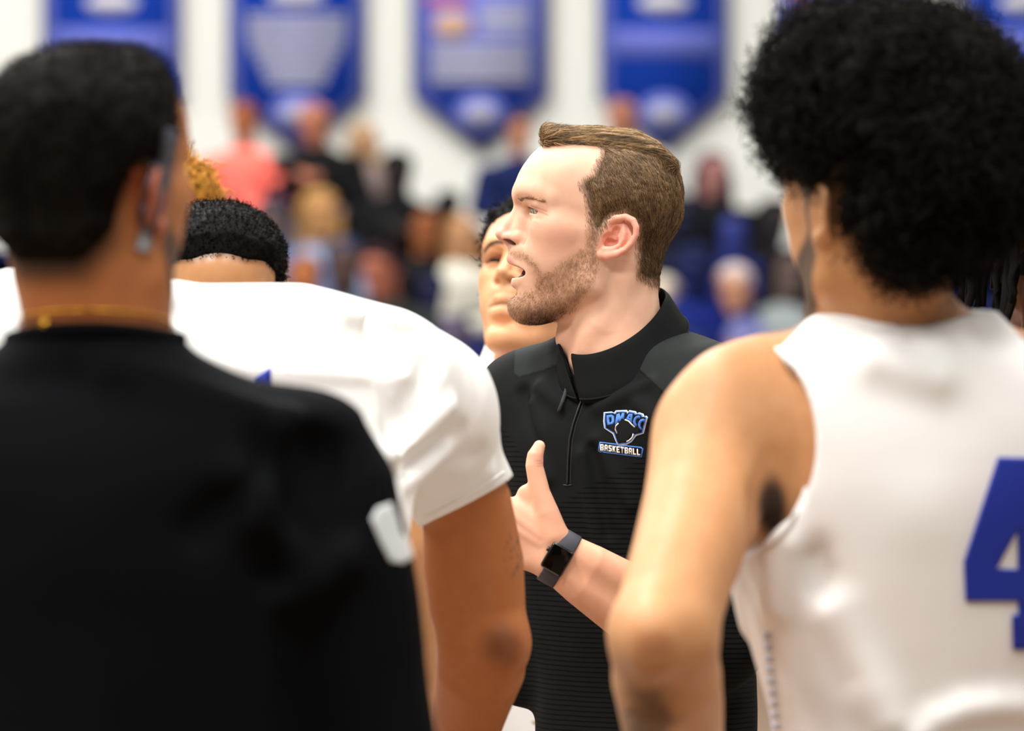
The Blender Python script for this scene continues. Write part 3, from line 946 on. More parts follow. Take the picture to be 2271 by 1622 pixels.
    fs.chain([W(1182, 888, 5.60), W(1158, 1100, 5.66), W(1150, 1480, 5.62)], [0.058, 0.053, 0.044], 0.045)
    fs.chain([W(1450, 818, 5.56), W(1515, 826, 5.51), W(1585, 872, 5.44)], [0.045, 0.048, 0.050], 0.035)
    # soft creases
    for a, b, rr in (((1290, 1010), (1330, 1210), .006), ((1320, 980), (1400, 1120), .005), ((1180, 900), (1215, 1060), .005), ((1420, 900), (1540, 1010), .006), ((1330, 905), (1440, 850), .005), ((1200, 860), (1250, 900), .005)):
        pa, pb_ = drape([a[0], b[0]], [a[1], b[1]], fs, 5.0, 5.8)[0]
        fs.cone(pa, pb_, rr, rr * .6, 0.016)
    for a, b, rr in (((1310, 1000), (1350, 1180), .004), ((1160, 870), (1190, 1000), .004), ((1560, 1250), (1640, 1290), .004)):
        pa, pb_ = drape([a[0], b[0]], [a[1], b[1]], fs, 5.0, 5.8)[0]
        fs.cone(pa, pb_, rr, rr * .6, 0.014, cut=True)
    fs.bump(0.0022, 14, 1, 1, 1, 2)
    Vp, Qp = fs.mesh()
    px_ = Vp[:, 0] / Vp[:, 1] * FPX + 1135.5; py_ = -(Vp[:, 2] - CAMZ) / Vp[:, 1] * FPX + 811
    front = Vp[:, 1] < 5.62
    yl = poly_sd(px_, py_, [(1404, 806), (1440, 840), (1484, 884), (1560, 960), (1760, 980), (1760, 690), (1480, 690)])
    yr = poly_sd(px_, py_, [(1238, 750), (1246, 806), (1206, 822), (1150, 838), (1138, 830), (1140, 760)])
    cp = np.tile(lin((19, 21, 21)), (len(Vp), 1))
    cp = tint(cp, sstep(2, -2, np.minimum(yl, yr)), (36, 40, 39))
    seam = np.minimum(np.abs(yl), np.abs(yr))
    cp = tint(cp, 0.85 * sstep(3.0, 1.2, seam) * front, (8, 9, 9))
    rib = sstep(0, 10, py_ - np.interp(px_, [1085, 1130, 1200, 1240, 1300, 1380, 1430, 1700], [925, 960, 1075, 1115, 1075, 1040, 1005, 990]))
    # ribs in the material follow the height
    m_, nt, b_ = new_mat('black_knit')
    at = nd(nt, 'ShaderNodeAttribute'); at.attribute_name = 'Col'
    ar = nd(nt, 'ShaderNodeAttribute'); ar.attribute_name = 'rib'
    tc = nd(nt, 'ShaderNodeTexCoord')
    wv = nd(nt, 'ShaderNodeTexWave', wave_type='BANDS', bands_direction='Z', wave_profile='SIN')
    wv.inputs['Scale'].default_value = 54.0; wv.inputs['Distortion'].default_value = 1.2; wv.inputs['Detail'].default_value = 1; wv.inputs['Detail Scale'].default_value = 0.3
    nt.links.new(tc.outputs['Object'], wv.inputs['Vector'])
    rp = nd(nt, 'ShaderNodeValToRGB'); rp.color_ramp.elements[0].position = 0.0; rp.color_ramp.elements[0].color = (0.08, 0.08, 0.08, 1)
    rp.color_ramp.elements[1].position = 0.42; rp.color_ramp.elements[1].color = (1, 1, 1, 1)
    nt.links.new(wv.outputs['Fac'], rp.inputs['Fac'])
    mx = nd(nt, 'ShaderNodeMix', data_type='RGBA', blend_type='MULTIPLY')
    nt.links.new(ar.outputs['Fac'], mx.inputs[0]); nt.links.new(at.outputs['Color'], mx.inputs[6]); nt.links.new(rp.outputs['Color'], mx.inputs[7])
    nt.links.new(mx.outputs[2], b_.inputs['Base Color'])
    ns = nd(nt, 'ShaderNodeTexNoise'); ns.inputs['Scale'].default_value = 1400; nt.links.new(tc.outputs['Object'], ns.inputs['Vector'])
    bpn = nd(nt, 'ShaderNodeBump'); bpn.inputs['Strength'].default_value = 0.35; bpn.inputs['Distance'].default_value = 0.0008
    nt.links.new(ns.outputs['Fac'], bpn.inputs['Height']); nt.links.new(bpn.outputs['Normal'], b_.inputs['Normal'])
    b_.inputs['Roughness'].default_value = 0.8; b_.inputs['Specular IOR Level'].default_value = 0.10
    shirt = make_mesh('pullover', Vp, Qp, m_, root, cp, attrs={'rib': rib * front})
    # collar: a standing band, open at the throat
    nrm = np.array([-0.57, -0.82, 0]); lef = np.array([0.82, -0.57, 0])
    def cpt(th, t, o):
        cx0 = 1358 + (1380 - 1358) * t; R0 = 119 + (143 - 119) * t + o
        hx_ = math.cos(th) * nrm + math.sin(th) * lef
        yy = (696 + (774 - 696) * t) + (0.78 - 0.015 * t) * (R0 - o) * math.cos(th) * (1.0 if math.cos(th) > -0.4 else 1.0)
        if math.cos(th) < -0.3: yy += 40 * (-math.cos(th) - 0.3) * (1 - 0.2 * t)
        c0 = W(cx0, yy, Y0)
        return np.array([c0[0], Y0 + 0.005, c0[2]]) + hx_ * R0 * S * (1.0 + 0.0)
    prof = [(1.12, -2), (1.0, 3), (0.8, 4), (0.55, 4), (0.3, 5), (0.1, 6), (0.0, 4), (-0.02, 1), (0.03, -2), (0.3, -4), (0.7, -5), (1.1, -8)]
    us = np.linspace(0, 1, 110); ths = us
    def span(u, t):
        a0 = math.radians(-14 + 7 * t); a1 = math.radians(320 + 30 * min(1.0, max(0.0, t)) ** 0.6)
        return a0 + (a1 - a0) * u
    Vc = np.array([cpt(span(u, max(0, t)), t, o) for u in us for t, o in prof]); k_ = len(prof)
    Fc = [(i * k_ + j, (i + 1) * k_ + j, (i + 1) * k_ + (j + 1) % k_, i * k_ + (j + 1) % k_) for i in range(len(ths) - 1) for j in range(k_)]
    ends = [tuple(range(k_))[::-1], tuple((len(ths) - 1) * k_ + j for j in range(k_))]
    tri = [(e[0], e[i], e[i + 1]) for e in ends for i in range(1, k_ - 1)]
    collar_m = cloth('black_collar_cloth', lin((19, 21, 21)), 0.8, 0.10, 0.3, 1400)
    make_mesh('collar', Vc, [np.array(Fc)[:, ::-1], np.array(tri)], collar_m, shirt)
    sv, sf_ = tube([cpt(th, 1.02, 4) for th in np.radians(np.linspace(-6, 350, 120))], 0.0011, 6)
    make_mesh('collar_seam', sv, sf_, plain('black_thread', lin((6, 6, 6)), 0.9), shirt)
    # zip, pull tab and its cord
    zx = np.interp(np.linspace(0, 1, 60), [0, .3, .48, .7, 1], [1292, 1272, 1264, 1261, 1259]); zy = np.linspace(884, 1074, 60)
    zp, _ = drape(zx, zy, fs, 5.0, 5.8, 0.001)
    zv, zf = tube(zp, 0.0016, 6); make_mesh('zip', zv, zf, plain('zip_black', lin((14, 14, 15)), 0.45, 0.5), shirt)
    ex_ = np.concatenate([np.linspace(-1, 1, 2)])
    for dx in (6,):
        ep, _ = drape(zx + dx, zy, fs, 5.0, 5.8, 0.0001); ev, ef = tube(ep, 0.0006, 5)
        make_mesh('zip_welt', ev, ef, plain('welt_grey', lin((42, 43, 43)), 0.8), shirt)
    wp, _ = drape([1250, 1258, 1268], [1076, 1077, 1076], fs, 5.0, 5.8, 0.0003)
    wv_, wf = tube(wp, 0.0008, 5); make_mesh('zip_stop', wv_, wf, plain('welt_grey_b', lin((60, 62, 62)), 0.8), shirt)
    cordp, _ = drape(np.linspace(1268, 1243, 16), np.linspace(842, 912, 16), fs, 5.0, 5.8, 0.0035)
    cv, cf = tube(cordp, [0.0016] * 5 + [0.0024] * 11, 8); make_mesh('zip_pull', cv, cf, plain('pull_cord', lin((44, 45, 46)), 0.7), shirt)
    tp, tn = drape([1264], [838], fs, 5.0, 5.8, 0.004)
    tv, tf = rbox(tp[0], (1, 0, 0), (0, 1, 0), (0, 0, 1), 0.005, 0.0015, 0.0016, 0.0008); make_mesh('zip_slider', tv, tf, plain('slider_metal', lin((70, 70, 72)), 0.35, 0.5, 0.7), shirt)
    # ---- chest emblem
    mw = cloth('thread_white', lin((222, 230, 240)), 0.7, 0.3, 0.5, 1500); mb = cloth('thread_blue', lin((84, 138, 232)), 0.7, 0.3, 0.5, 1500)
    mk = cloth('thread_black', lin((10, 11, 16)), 0.8, 0.2, 0.4, 1500); mc = cloth('thread_cream', lin((228, 226, 216)), 0.7, 0.3, 0.5, 1500)
    def z8(zx_, zy_): return (1280 + zx_ / 10.135, 880 + zy_ / 10.1375)
    shield = [(600, 350), (780, 335), (830, 365), (870, 310), (1120, 300), (1150, 350), (1180, 305), (1320, 330), (1345, 375), (1400, 355), (1490, 385), (1515, 445), (1560, 430), (1592, 465), (1500, 830), (1330, 885), (1230, 1020), (1110, 1085), (930, 1100), (890, 1060), (800, 840), (610, 715), (590, 560)]
    cxs, cys = 1085, 640
    def inset(pl_, a): return [(x + (cxs - x) / math.hypot(cxs - x, cys - y) * a, y + (cys - y) / math.hypot(cxs - x, cys - y) * a) for x, y in pl_]
    emblem = decal('emblem', [[z8(*p) for p in shield]], fs, 5.0, 5.8, 0.0006, mw, shirt, 14)
    decal('emblem_rim', [[z8(*p) for p in inset(shield, 26)]], fs, 5.0, 5.8, 0.0008, mb, shirt, 14, 0.0002)
    decal('emblem_field', [[z8(*p) for p in inset(shield, 52)]], fs, 5.0, 5.8, 0.0010, mk, shirt, 14, 0.0002)
    letters = [
        [[(670, 420), (780, 405), (835, 440), (845, 560), (810, 625), (690, 650), (672, 540)], [(725, 470), (770, 465), (785, 500), (785, 555), (765, 585), (735, 590)]],
        [[(895, 400), (960, 375), (985, 470), (1015, 370), (1075, 368), (1060, 515), (1010, 500), (1012, 480), (985, 545), (945, 580), (940, 500), (905, 625), (855, 630)]],
        [[(1180, 385), (1260, 380), (1245, 590), (1195, 570), (1200, 535), (1150, 515), (1130, 520), (1105, 505)], [(1205, 430), (1210, 490), (1170, 480)]],
        [[(1400, 420), (1440, 440), (1425, 490), (1380, 480), (1335, 520), (1325, 570), (1355, 640), (1330, 680), (1280, 620), (1268, 555), (1300, 470), (1345, 430)]],
        [[(1500, 490), (1535, 510), (1525, 560), (1485, 550), (1445, 600), (1435, 650), (1470, 720), (1445, 755), (1395, 690), (1380, 620), (1410, 540), (1450, 500)]]]
    for lt in letters:
        decal('emblem_letter', [[z8(*p) for p in l] for l in lt], fs, 5.0, 5.8, 0.0013, mb, shirt, 14, 0.0002)
    for arc in (((905, 830), (868, 740), (880, 660), (940, 605)), ((1085, 525), (1170, 555), (1240, 630), (1310, 690)), ((1275, 835), (1250, 920), (1180, 985), (1120, 1015))):
        ap, _ = drape([z8(*a)[0] for a in arc], [z8(*a)[1] for a in arc], fs, 5.0, 5.8, 0.0013)
        av, af = tube(ap, 0.0009, 5); make_mesh('emblem_stitch', av, af, mc, shirt)
    bar = [(505, 1015), (880, 1060), (930, 1105), (1110, 1095), (1440, 1130), (1490, 1170), (1455, 1370), (1400, 1365), (520, 1255), (475, 1215)]
    barp = decal('emblem_bar', [[z8(*p) for p in bar]], fs, 5.0, 5.8, 0.0006, mb, shirt, 14)
    cxs, cys = 980, 1190
    bar_in = [(525, 1040), (900, 1085), (950, 1118), (1100, 1118), (1430, 1155), (1462, 1185), (1432, 1340), (1390, 1335), (525, 1228), (500, 1205)]
    decal('emblem_bar_field', [[z8(*p) for p in bar_in]], fs, 5.0, 5.8, 0.0009, mk, shirt, 14, 0.0002)
    glyph = {
        'B': [[(0, 0), (.85, 0), (1, .15), (1, .42), (.9, .5), (1, .58), (1, .85), (.85, 1), (0, 1)], [(.35, .2), (.65, .2), (.65, .4), (.35, .4)], [(.35, .6), (.65, .6), (.65, .8), (.35, .8)]],
        'A': [[(0, .2), (.2, 0), (.85, 0), (1, .2), (1, 1), (.65, 1), (.65, .68), (.35, .68), (.35, 1), (0, 1)], [(.35, .24), (.65, .24), (.65, .45), (.35, .45)]],
        'S': [[(.15, 0), (1, 0), (1, .24), (.36, .24), (.36, .38), (.85, .38), (1, .52), (1, .85), (.85, 1), (0, 1), (0, .76), (.64, .76), (.64, .62), (.15, .62), (0, .48), (0, .15)]],
        'K': [[(0, 0), (.35, 0), (.35, .36), (.62, 0), (1, 0), (.66, .48), (1, 1), (.62, 1), (.35, .62), (.35, 1), (0, 1)]],
        'E': [[(0, 0), (1, 0), (1, .24), (.36, .24), (.36, .4), (.85, .4), (.85, .6), (.36, .6), (.36, .76), (1, .76), (1, 1), (0, 1)]],
        'T': [[(0, 0), (1, 0), (1, .26), (.68, .26), (.68, 1), (.32, 1), (.32, .26), (0, .26)]],
        'L': [[(0, 0), (.36, 0), (.36, .74), (1, .74), (1, 1), (0, 1)]]}
    for i, chx in enumerate('BASKETBALL'):
        x0 = 525 + i * 91.5; y0 = 1068 + i * 11.6
        decal('emblem_letter', [[z8(x0 + u * 76, y0 + u * 9 + v * 148) for u, v in l] for l in glyph[chx]], fs, 5.0, 5.8, 0.0012, mc, shirt, 14, 0.0002)
    # ---- wristwatch on the left wrist
    axd = np.array([0.86, 0.02, -0.50]); axd /= np.linalg.norm(axd)
    upd = np.array([0.52, -0.06, 0.86]); upd -= (upd @ axd) * axd; upd /= np.linalg.norm(upd)
    nr = np.cross(upd, axd); nr = nr if nr[1] < 0 else -nr
    wc, wn = drape([1236], [1240], fa, 5.0, 5.4, 0.0)
    ctr = wc[0] + nr * 0.0045
    alum = plain('watch_case_metal', lin((16, 16, 18)), 0.22, 0.5, 0.0, coat=0.5)
    cvx, cfx = rbox(ctr, axd, nr, upd, 0.0138, 0.0046, 0.0160, 0.0040)
    watch = make_mesh('wristwatch', cvx, cfx, alum, root)
    gvx, gfx = rbox(ctr + nr * 0.0043, axd, nr, upd, 0.0120, 0.0008, 0.0142, 0.0007)
    make_mesh('watch_glass', gvx, gfx, plain('watch_black_glass', lin((3, 3, 4)), 0.06, 0.2), watch)
    kvx, kfx = tube([ctr - axd * 0.0132 + upd * 0.005, ctr - axd * 0.0162 + upd * 0.005], 0.0028, 12)
    make_mesh('watch_crown', kvx, kfx, plain('crown_steel', lin((60, 62, 66)), 0.3, 0.5, 0.6), watch)
    # strap ring round the wrist
    wctr = np.array(W(1240, 1239, 5.27 + 14 * 5.27 / FPX))
    band = []
    for th in np.linspace(0, 2 * math.pi, 64, endpoint=False):
        d_ = math.cos(th) * nr + math.sin(th) * upd
        # walk out to the skin of the wrist
        tt_ = np.linspace(0, 0.06, 90)
        Pq = wctr + d_ * tt_[:, None]
        vv = fa.at(np.clip(Pq, fa.lo + 1e-4, np.array([a[-1] for a in fa.ax]) - 1e-4))
        k1 = np.argmax(vv > 0) if (vv > 0).any() else 60
        band.append(tt_[k1])
    band = np.array(band); band = (np.roll(band, 1) + band + np.roll(band, -1)) / 3; band = (np.roll(band, 2) + band + np.roll(band, -2)) / 3
    prof = [(-0.0104, 0.0008), (-0.0104, 0.0020), (-0.009, 0.0027), (0.009, 0.0027), (0.0104, 0.0020), (0.0104, 0.0008), (0.0, 0.0002)]
    Vb_ = []
    for th, rr in zip(np.linspace(0, 2 * math.pi, 64, endpoint=False), band):
        d_ = math.cos(th) * nr + math.sin(th) * upd
        for a_, o_ in prof: Vb_.append(wctr + axd * a_ + d_ * (rr + o_))
    kp = len(prof)
    Fb_ = [(i * kp + j, ((i + 1) % 64) * kp + j, ((i + 1) % 64) * kp + (j + 1) % kp, i * kp + (j + 1) % kp) for i in range(64) for j in range(kp)]
    make_mesh('watch_strap', np.array(Vb_), np.array(Fb_), plain('strap_grey_rubber', lin((62, 62, 70)), 0.55, 0.3), watch)
    return root
# ------------------------------------------------------------------ players round the coach
def tintc(c, w, col): return c * (1 - w[:, None]) + lin(col) * w[:, None]
def pix(V): return V[:, 0] / V[:, 1] * FPX + 1135.5, -(V[:, 2] - CAMZ) / V[:, 1] * FPX + 811

CROP = [(1203, 335), (1250, 345), (1290, 372), (1282, 410), (1300, 440), (1306, 500), (1318, 520), (1332, 512), (1345, 486), (1382, 472), (1416, 500), (1420, 560), (1440, 620), (1560, 640), (1600, 240), (1190, 240)]
FULL = [(1188, 352), (1215, 368), (1238, 400), (1262, 420), (1284, 470), (1300, 520), (1325, 520), (1345, 486), (1382, 472), (1416, 500), (1416, 570), (1420, 640), (1560, 660), (1600, 240), (1180, 240)]

def shell(f, poly, thick, ramp=0.3, bump=None):
    """hair cap grown from a head: thickness in head units, thinning out to the hairline"""
    inv = np.linalg.inv(f.M)
    fh = f.copy()
    m = np.abs(fh.D) < (thick + 25) * f.sc
    i = np.nonzero(m)
    P = np.stack([f.ax[0][i[0]], f.ax[1][i[1]], f.ax[2][i[2]]], 1).astype(float)
    hl = head_local(P, f)
    sd = poly_sd(hl[:, 0], -hl[:, 2], poly)
    off = np.clip(-sd * ramp, 0, thick) * f.sc
    v = f.D[i] - off
    if bump is not None:
        for amp, fr in bump:
            v = v + amp * noise3(P[:, 0] + 3, P[:, 1] + 3, P[:, 2] + 3, fr) * np.clip(-sd / 20, 0, 1)
    fh.D[:] = 9.0
    fh.D[i] = np.maximum(v, sd * f.sc).astype(np.float32)
    return fh

def curls(Vh, Qh, n, w, turns, rad, length, r0, seed, m=9, col=(20, 16, 13), mat=None, parent=None, name='curls', fld=None):
    P, N = sample_surface(Vh, Qh, n, w, seed)
    if fld is not None: N = fld.grad(P)
    r = np.random.default_rng(seed)
    A = np.cross(N, r.normal(size=N.shape)); A /= np.linalg.norm(A, axis=1, keepdims=True); B = np.cross(N, A)
    t = np.linspace(0, 1, m)
    ph = r.uniform(0, 6.28, n)
    ln = length * r.uniform(0.5, 1.2, n); rd = rad * r.uniform(0.6, 1.3, n)
    lean = r.normal(0, 0.35, (n, 3))
    ang = ph[:, None] + turns * 6.283 * t[None]
    pts = P[:, None] + (N[:, None] + lean[:, None] * t[None, :, None]) * (ln[:, None] * t[None])[..., None] + (A[:, None] * np.cos(ang)[..., None] + B[:, None] * np.sin(ang)[..., None]) * rd[:, None, None] * np.minimum(1, t * 3)[None, :, None]
    Vs, Qs = strands(pts, r0, r0 * 0.7)
    shade = np.clip(1 + r.normal(0, 0.5, n), 0.3, 2.4)
    cc = lin(col)[None] * shade[:, None]
    return make_mesh(name, Vs, Qs, mat, parent, np.repeat(cc, m * 3, axis=0))

def head_rot(a, pitch=0.0, roll=0.0):
    """a: turn of the face about the upright axis (0 looks to picture left, 90 at the camera, -90 away); pitch > 0 bows"""
    return rotz(a) @ rotx(roll) @ roty(-pitch)

black_hair = None
def mats():
    global black_hair, white_cotton, white_jersey, royal, player_shorts, sneakers
    black_hair = plain('black_hair', (1, 1, 1), 0.65, 0.06, attr=True)
    white_cotton = cloth('white_cotton', lin((240, 240, 238)), 0.9, 0.15, 0.2, 700, vary=0.05)
    white_jersey = cloth('white_jersey_mesh', lin((236, 233, 230)), 0.8, 0.2, 0.25, 600, vary=0.05)
    royal = cloth('royal_blue_print', lin((28, 46, 150)), 0.6, 0.3, 0.1, 700, vary=0.1)
    player_shorts = cloth('white_shorts_cloth', lin((232, 230, 226)), 0.85, 0.15)
    sneakers = plain('white_sneaker', lin((215, 215, 215)), 0.5)

# ---- player in the black long-sleeved warm-up top, seen from behind
def build_black_top():
    Y0 = 3.9; S = Y0 / FPX
    T = W(214, 468, Y0)
    root = thing('person', 'player seen from behind in a black warm-up top, short faded hair, thin gold chain', 'person', (T[0], Y0 + 0.05, 0))
    f = Field(W(-140, 830, 3.95) - [0, 0.19, 0], W(560, 70, 3.95) + [0, 0.16, 0], 0.0026)
    f.xf(head_rot(-114, 2), T, HS * 1.01)
    head(f, open_mouth=False, neck=False, fine=False)
    nk = f.p(L(1372, 585))
    f.xf()
    f.chain([nk, (W(213, 0, Y0)[0], Y0 - .012, W(0, 690, Y0)[2]), (W(214, 0, Y0)[0], Y0 + .0, W(0, 760, Y0)[2]), (W(216, 0, Y0)[0], Y0 + .02, W(0, 850, Y0)[2])], [.056, .061, .064, .064], .03)
    f.chain([(W(214, 0, Y0)[0] - .05, Y0 + .02, W(0, 845, Y0)[2]), (W(214, 0, Y0)[0], Y0, W(0, 790, Y0)[2]), (W(214, 0, Y0)[0] + .05, Y0 + .02, W(0, 845, Y0)[2])], [.02, .04, .02], .02)
    V, Q = f.mesh()
    f.xf(head_rot(-114, 2), T, HS * 1.01)
    hl = head_local(V, f); X, LAT, PY = hl[:, 0], hl[:, 1], -hl[:, 2]
    c = np.tile(lin((186, 122, 76)), (len(V), 1))
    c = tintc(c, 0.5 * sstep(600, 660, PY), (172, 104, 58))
    fade = sstep(30, -25, poly_sd(X, PY, [(1290, 400), (1306, 520), (1332, 545), (1345, 490), (1382, 480), (1420, 500), (1418, 600), (1440, 655), (1580, 680), (1600, 240), (1190, 240)]))
    c = tintc(c, fade * 0.95, (26, 19, 14))
    c = tintc(c, 0.9 * sstep(12, -10, poly_sd(X, PY, COACH_BEARD)), (34, 24, 18))
    ear_w = sstep(112, 128, np.abs(LAT)) * sstep(1318, 1330, X) * sstep(480, 488, PY) * sstep(586, 578, PY)
    c = tintc(c, ear_w * 0.9, (186, 100, 66))
    sk = skin_mat('brown_skin_a', 0.5, 0.3, 0.1)
    fb = Field((T[0] - .34, Y0 - .22, 0.75), (T[0] + .34, Y0 + .30, 1.56), 0.012)
    cx = W(212, 0, Y0)[0]; cy = Y0 + 0.02
    z = lambda py: W(0, py, Y0)[2]
    fb.loft([(cx, cy, 0.76, .15, .10), (cx, cy, z(1622), .155, .10), (cx, cy, z(1200), .165, .10), (cx, cy, z(950), .15, .085), (cx, cy, z(850), .08, .06)])
    for s in (1, -1): fb.chain([(cx + s * .165, cy, z(1010)), (cx + s * .205, cy, 1.25), (cx + s * .235, cy, 1.03), (cx + s * .24, cy, .93), (cx + s * .24, cy - .01, .85)], [.04, .036, .030, .034, .016], .03)
    Vb, Qb = fb.mesh()
    Vl, Ql = lower_half(root, cx, cy, 180, 0.98, sk, None, player_shorts, False, sneakers)
    VV, FF = join_meshes([(V, Q), (Vb, Qb), (Vl, Ql)])
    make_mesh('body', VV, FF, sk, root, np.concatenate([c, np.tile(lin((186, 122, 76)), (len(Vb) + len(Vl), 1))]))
    # hair
    fh = shell(f, [(1203, 330), (1260, 345), (1296, 390), (1306, 440), (1340, 470), (1382, 466), (1420, 480), (1424, 580), (1450, 628), (1580, 640), (1600, 200), (1150, 200)], 19, 0.45, [(0.0018, 90), (0.0012, 220)])
    Vh, Qh = fh.mesh()
    ch = np.tile(lin((15, 12, 9)), (len(Vh), 1)) * (1 + 0.8 * np.clip(noise3(Vh[:, 0], Vh[:, 1], Vh[:, 2], 60), -0.5, 1))[:, None]
    hair = make_mesh('hair', Vh, Qh, black_hair, root, ch)
    curls(Vh, Qh, 5000, np.where(Vh[:, 2] > W(0, 470, Y0)[2], 1.0, 0.1), 1.6, 0.0016, 0.006, 0.0004, 4, 7, (24, 18, 13), black_hair, hair, 'hair_curls', fh)
    # grey strap behind the ear
    xs = np.interp(np.linspace(0, 1, 24), [0, .25, .55, .8, 1], [374, 362, 346, 331, 314]); ys = np.interp(np.linspace(0, 1, 24), [0, .25, .55, .8, 1], [286, 350, 432, 500, 556])
    fc = fh.copy(); fc.D = np.minimum(fh.D, f.D)
    A, N = drape(xs - 15, ys - 3, fc, 3.6, 4.2, 0.005); B, N2 = drape(xs + 9, ys + 3, fc, 3.6, 4.2, 0.005)
    Vt = np.concatenate([A, B, A - N * 0.004, B - N2 * 0.004]); n = 24
    Fq = []
    for i in range(n - 1):
        Fq += [(i, i + 1, n + i + 1, n + i), (2 * n + i, 3 * n + i, 3 * n + i + 1, 2 * n + i + 1), (i, 2 * n + i, 2 * n + i + 1, i + 1), (n + i, n + i + 1, 3 * n + i + 1, 3 * n + i)]
    cs = np.tile(lin((98, 106, 120)), (4 * n, 1)); 
    for k_ in range(4): cs[k_ * n + 20:k_ * n + 24] = lin((168, 176, 190))
    make_mesh('strap', Vt, np.array(Fq), cloth('strap_cloth', (1, 1, 1), attr=True), root, cs)
    # top
    fs = Field(W(-560, 2260, 4.0) - [0, 0.24, 0], W(1030, 690, 4.0) + [0, 0.22, 0], 0.0045)
    fs.loft([(cx, cy, z(2230), .205, .165), (cx, cy, z(2000), .190, .145), (cx, cy, z(1790), .180, .130), (cx, cy, z(1500), .18, .13), (cx, cy, z(1200), .186, .135), (cx, cy, z(1000), .19, .128), (cx, cy - .0, z(900), .172, .112), (cx, cy, z(840), .128, .098), (cx, cy - .012, z(785), .088, .084), (cx, cy - .020, z(736), .0690, .0700)], power=2.2)
    for s in (1, -1):
        ox = 0 if s == 1 else -1
        def a(px, py): return W(px if s == 1 else 2 * 215 - px, py, cy - 0.0)
        fs.chain([a(668, 1018), a(716, 1100), a(770, 1290), a(806, 1440), a(836, 1640), a(850, 1900), a(856, 2120)], [.0605, .0600, .0575, .054, .050, .044, .038], .04)
    # folds
    for p0, p1, rr, cut in (((640, 930), (560, 1150), .010, False), ((700, 1010), (600, 1260), .009, True), ((610, 1010), (440, 1170), .008, True), ((520, 1060), (690, 1300), .008, False), ((760, 1250), (640, 1330), .008, False), ((250, 830), (560, 900), .007, False), ((720, 1000), (752, 1150), .007, True)):
        pa, pb = drape([p0[0], p1[0]], [p0[1], p1[1]], fs, 3.5, 4.3)[0]
        fs.cone(pa, pb, rr, rr * .5, .03, cut=cut)
    fs.bump(0.004, 9, 1, 1, 1, 2)
    Vp, Qp = fs.mesh()
    bk = cloth('black_warmup_cloth', lin((12, 13, 15)), 0.9, 0.05, 0.2, 900)
    top = make_mesh('warm_up_top', Vp, Qp, bk, root)
    ring_ = [(cx + math.cos(t) * .0705, cy - .020 + math.sin(t) * .072, z(742) - 0.004 * math.cos(2 * t)) for t in np.linspace(0, 2 * math.pi, 72, endpoint=False)]
    rv, rf = tube(ring_, 0.0065, 10, closed=True); make_mesh('collar_band', rv, rf, bk, top)
    decal('sleeve_mark', [[(822, 1152), (836, 1126), (866, 1116), (878, 1150), (888, 1184), (902, 1196), (914, 1236), (892, 1250), (866, 1246), (846, 1208)]], fs, 3.5, 4.3, 0.0012, cloth('sleeve_print_white', lin((214, 218, 220)), 0.8), top, 14)
    # chain
    gold = plain('gold_chain', lin((232, 176, 62)), 0.25, 0.5, 1.0)
    ncx = W(212, 0, Y0)[0]
    pts = []
    for t in np.linspace(0, 2 * math.pi, 90, endpoint=False):
        d_ = np.array([math.cos(t), math.sin(t), 0]); tt = np.linspace(0.02, 0.11, 90)
        base = np.array([ncx, Y0 - 0.005, z(722) - 0.012 * math.sin(t)])
        v_ = f.at(np.clip(base + d_ * tt[:, None], f.lo + 1e-4, np.array([a_[-1] for a_ in f.ax]) - 1e-4))
        k_ = np.argmax(v_ > 0) if (v_ > 0).any() else 60
        pts.append(base + d_ * (tt[k_] + 0.0012))
    pts = np.array(pts); 
    gv, gf = tube(pts, 0.0011, 6, closed=True); ch_ = make_mesh('neck_chain', gv, gf, gold, root)
    bp, bn = drape([105], [718], f, 3.6, 4.2, 0.002)
    g2 = Field(bp[0] - .007, bp[0] + .007, .001); g2.ell(bp[0], (.0045, .0035, .0045)); bv, bq = g2.mesh(); make_mesh('chain_clasp', bv, bq, gold, ch_)
    return root

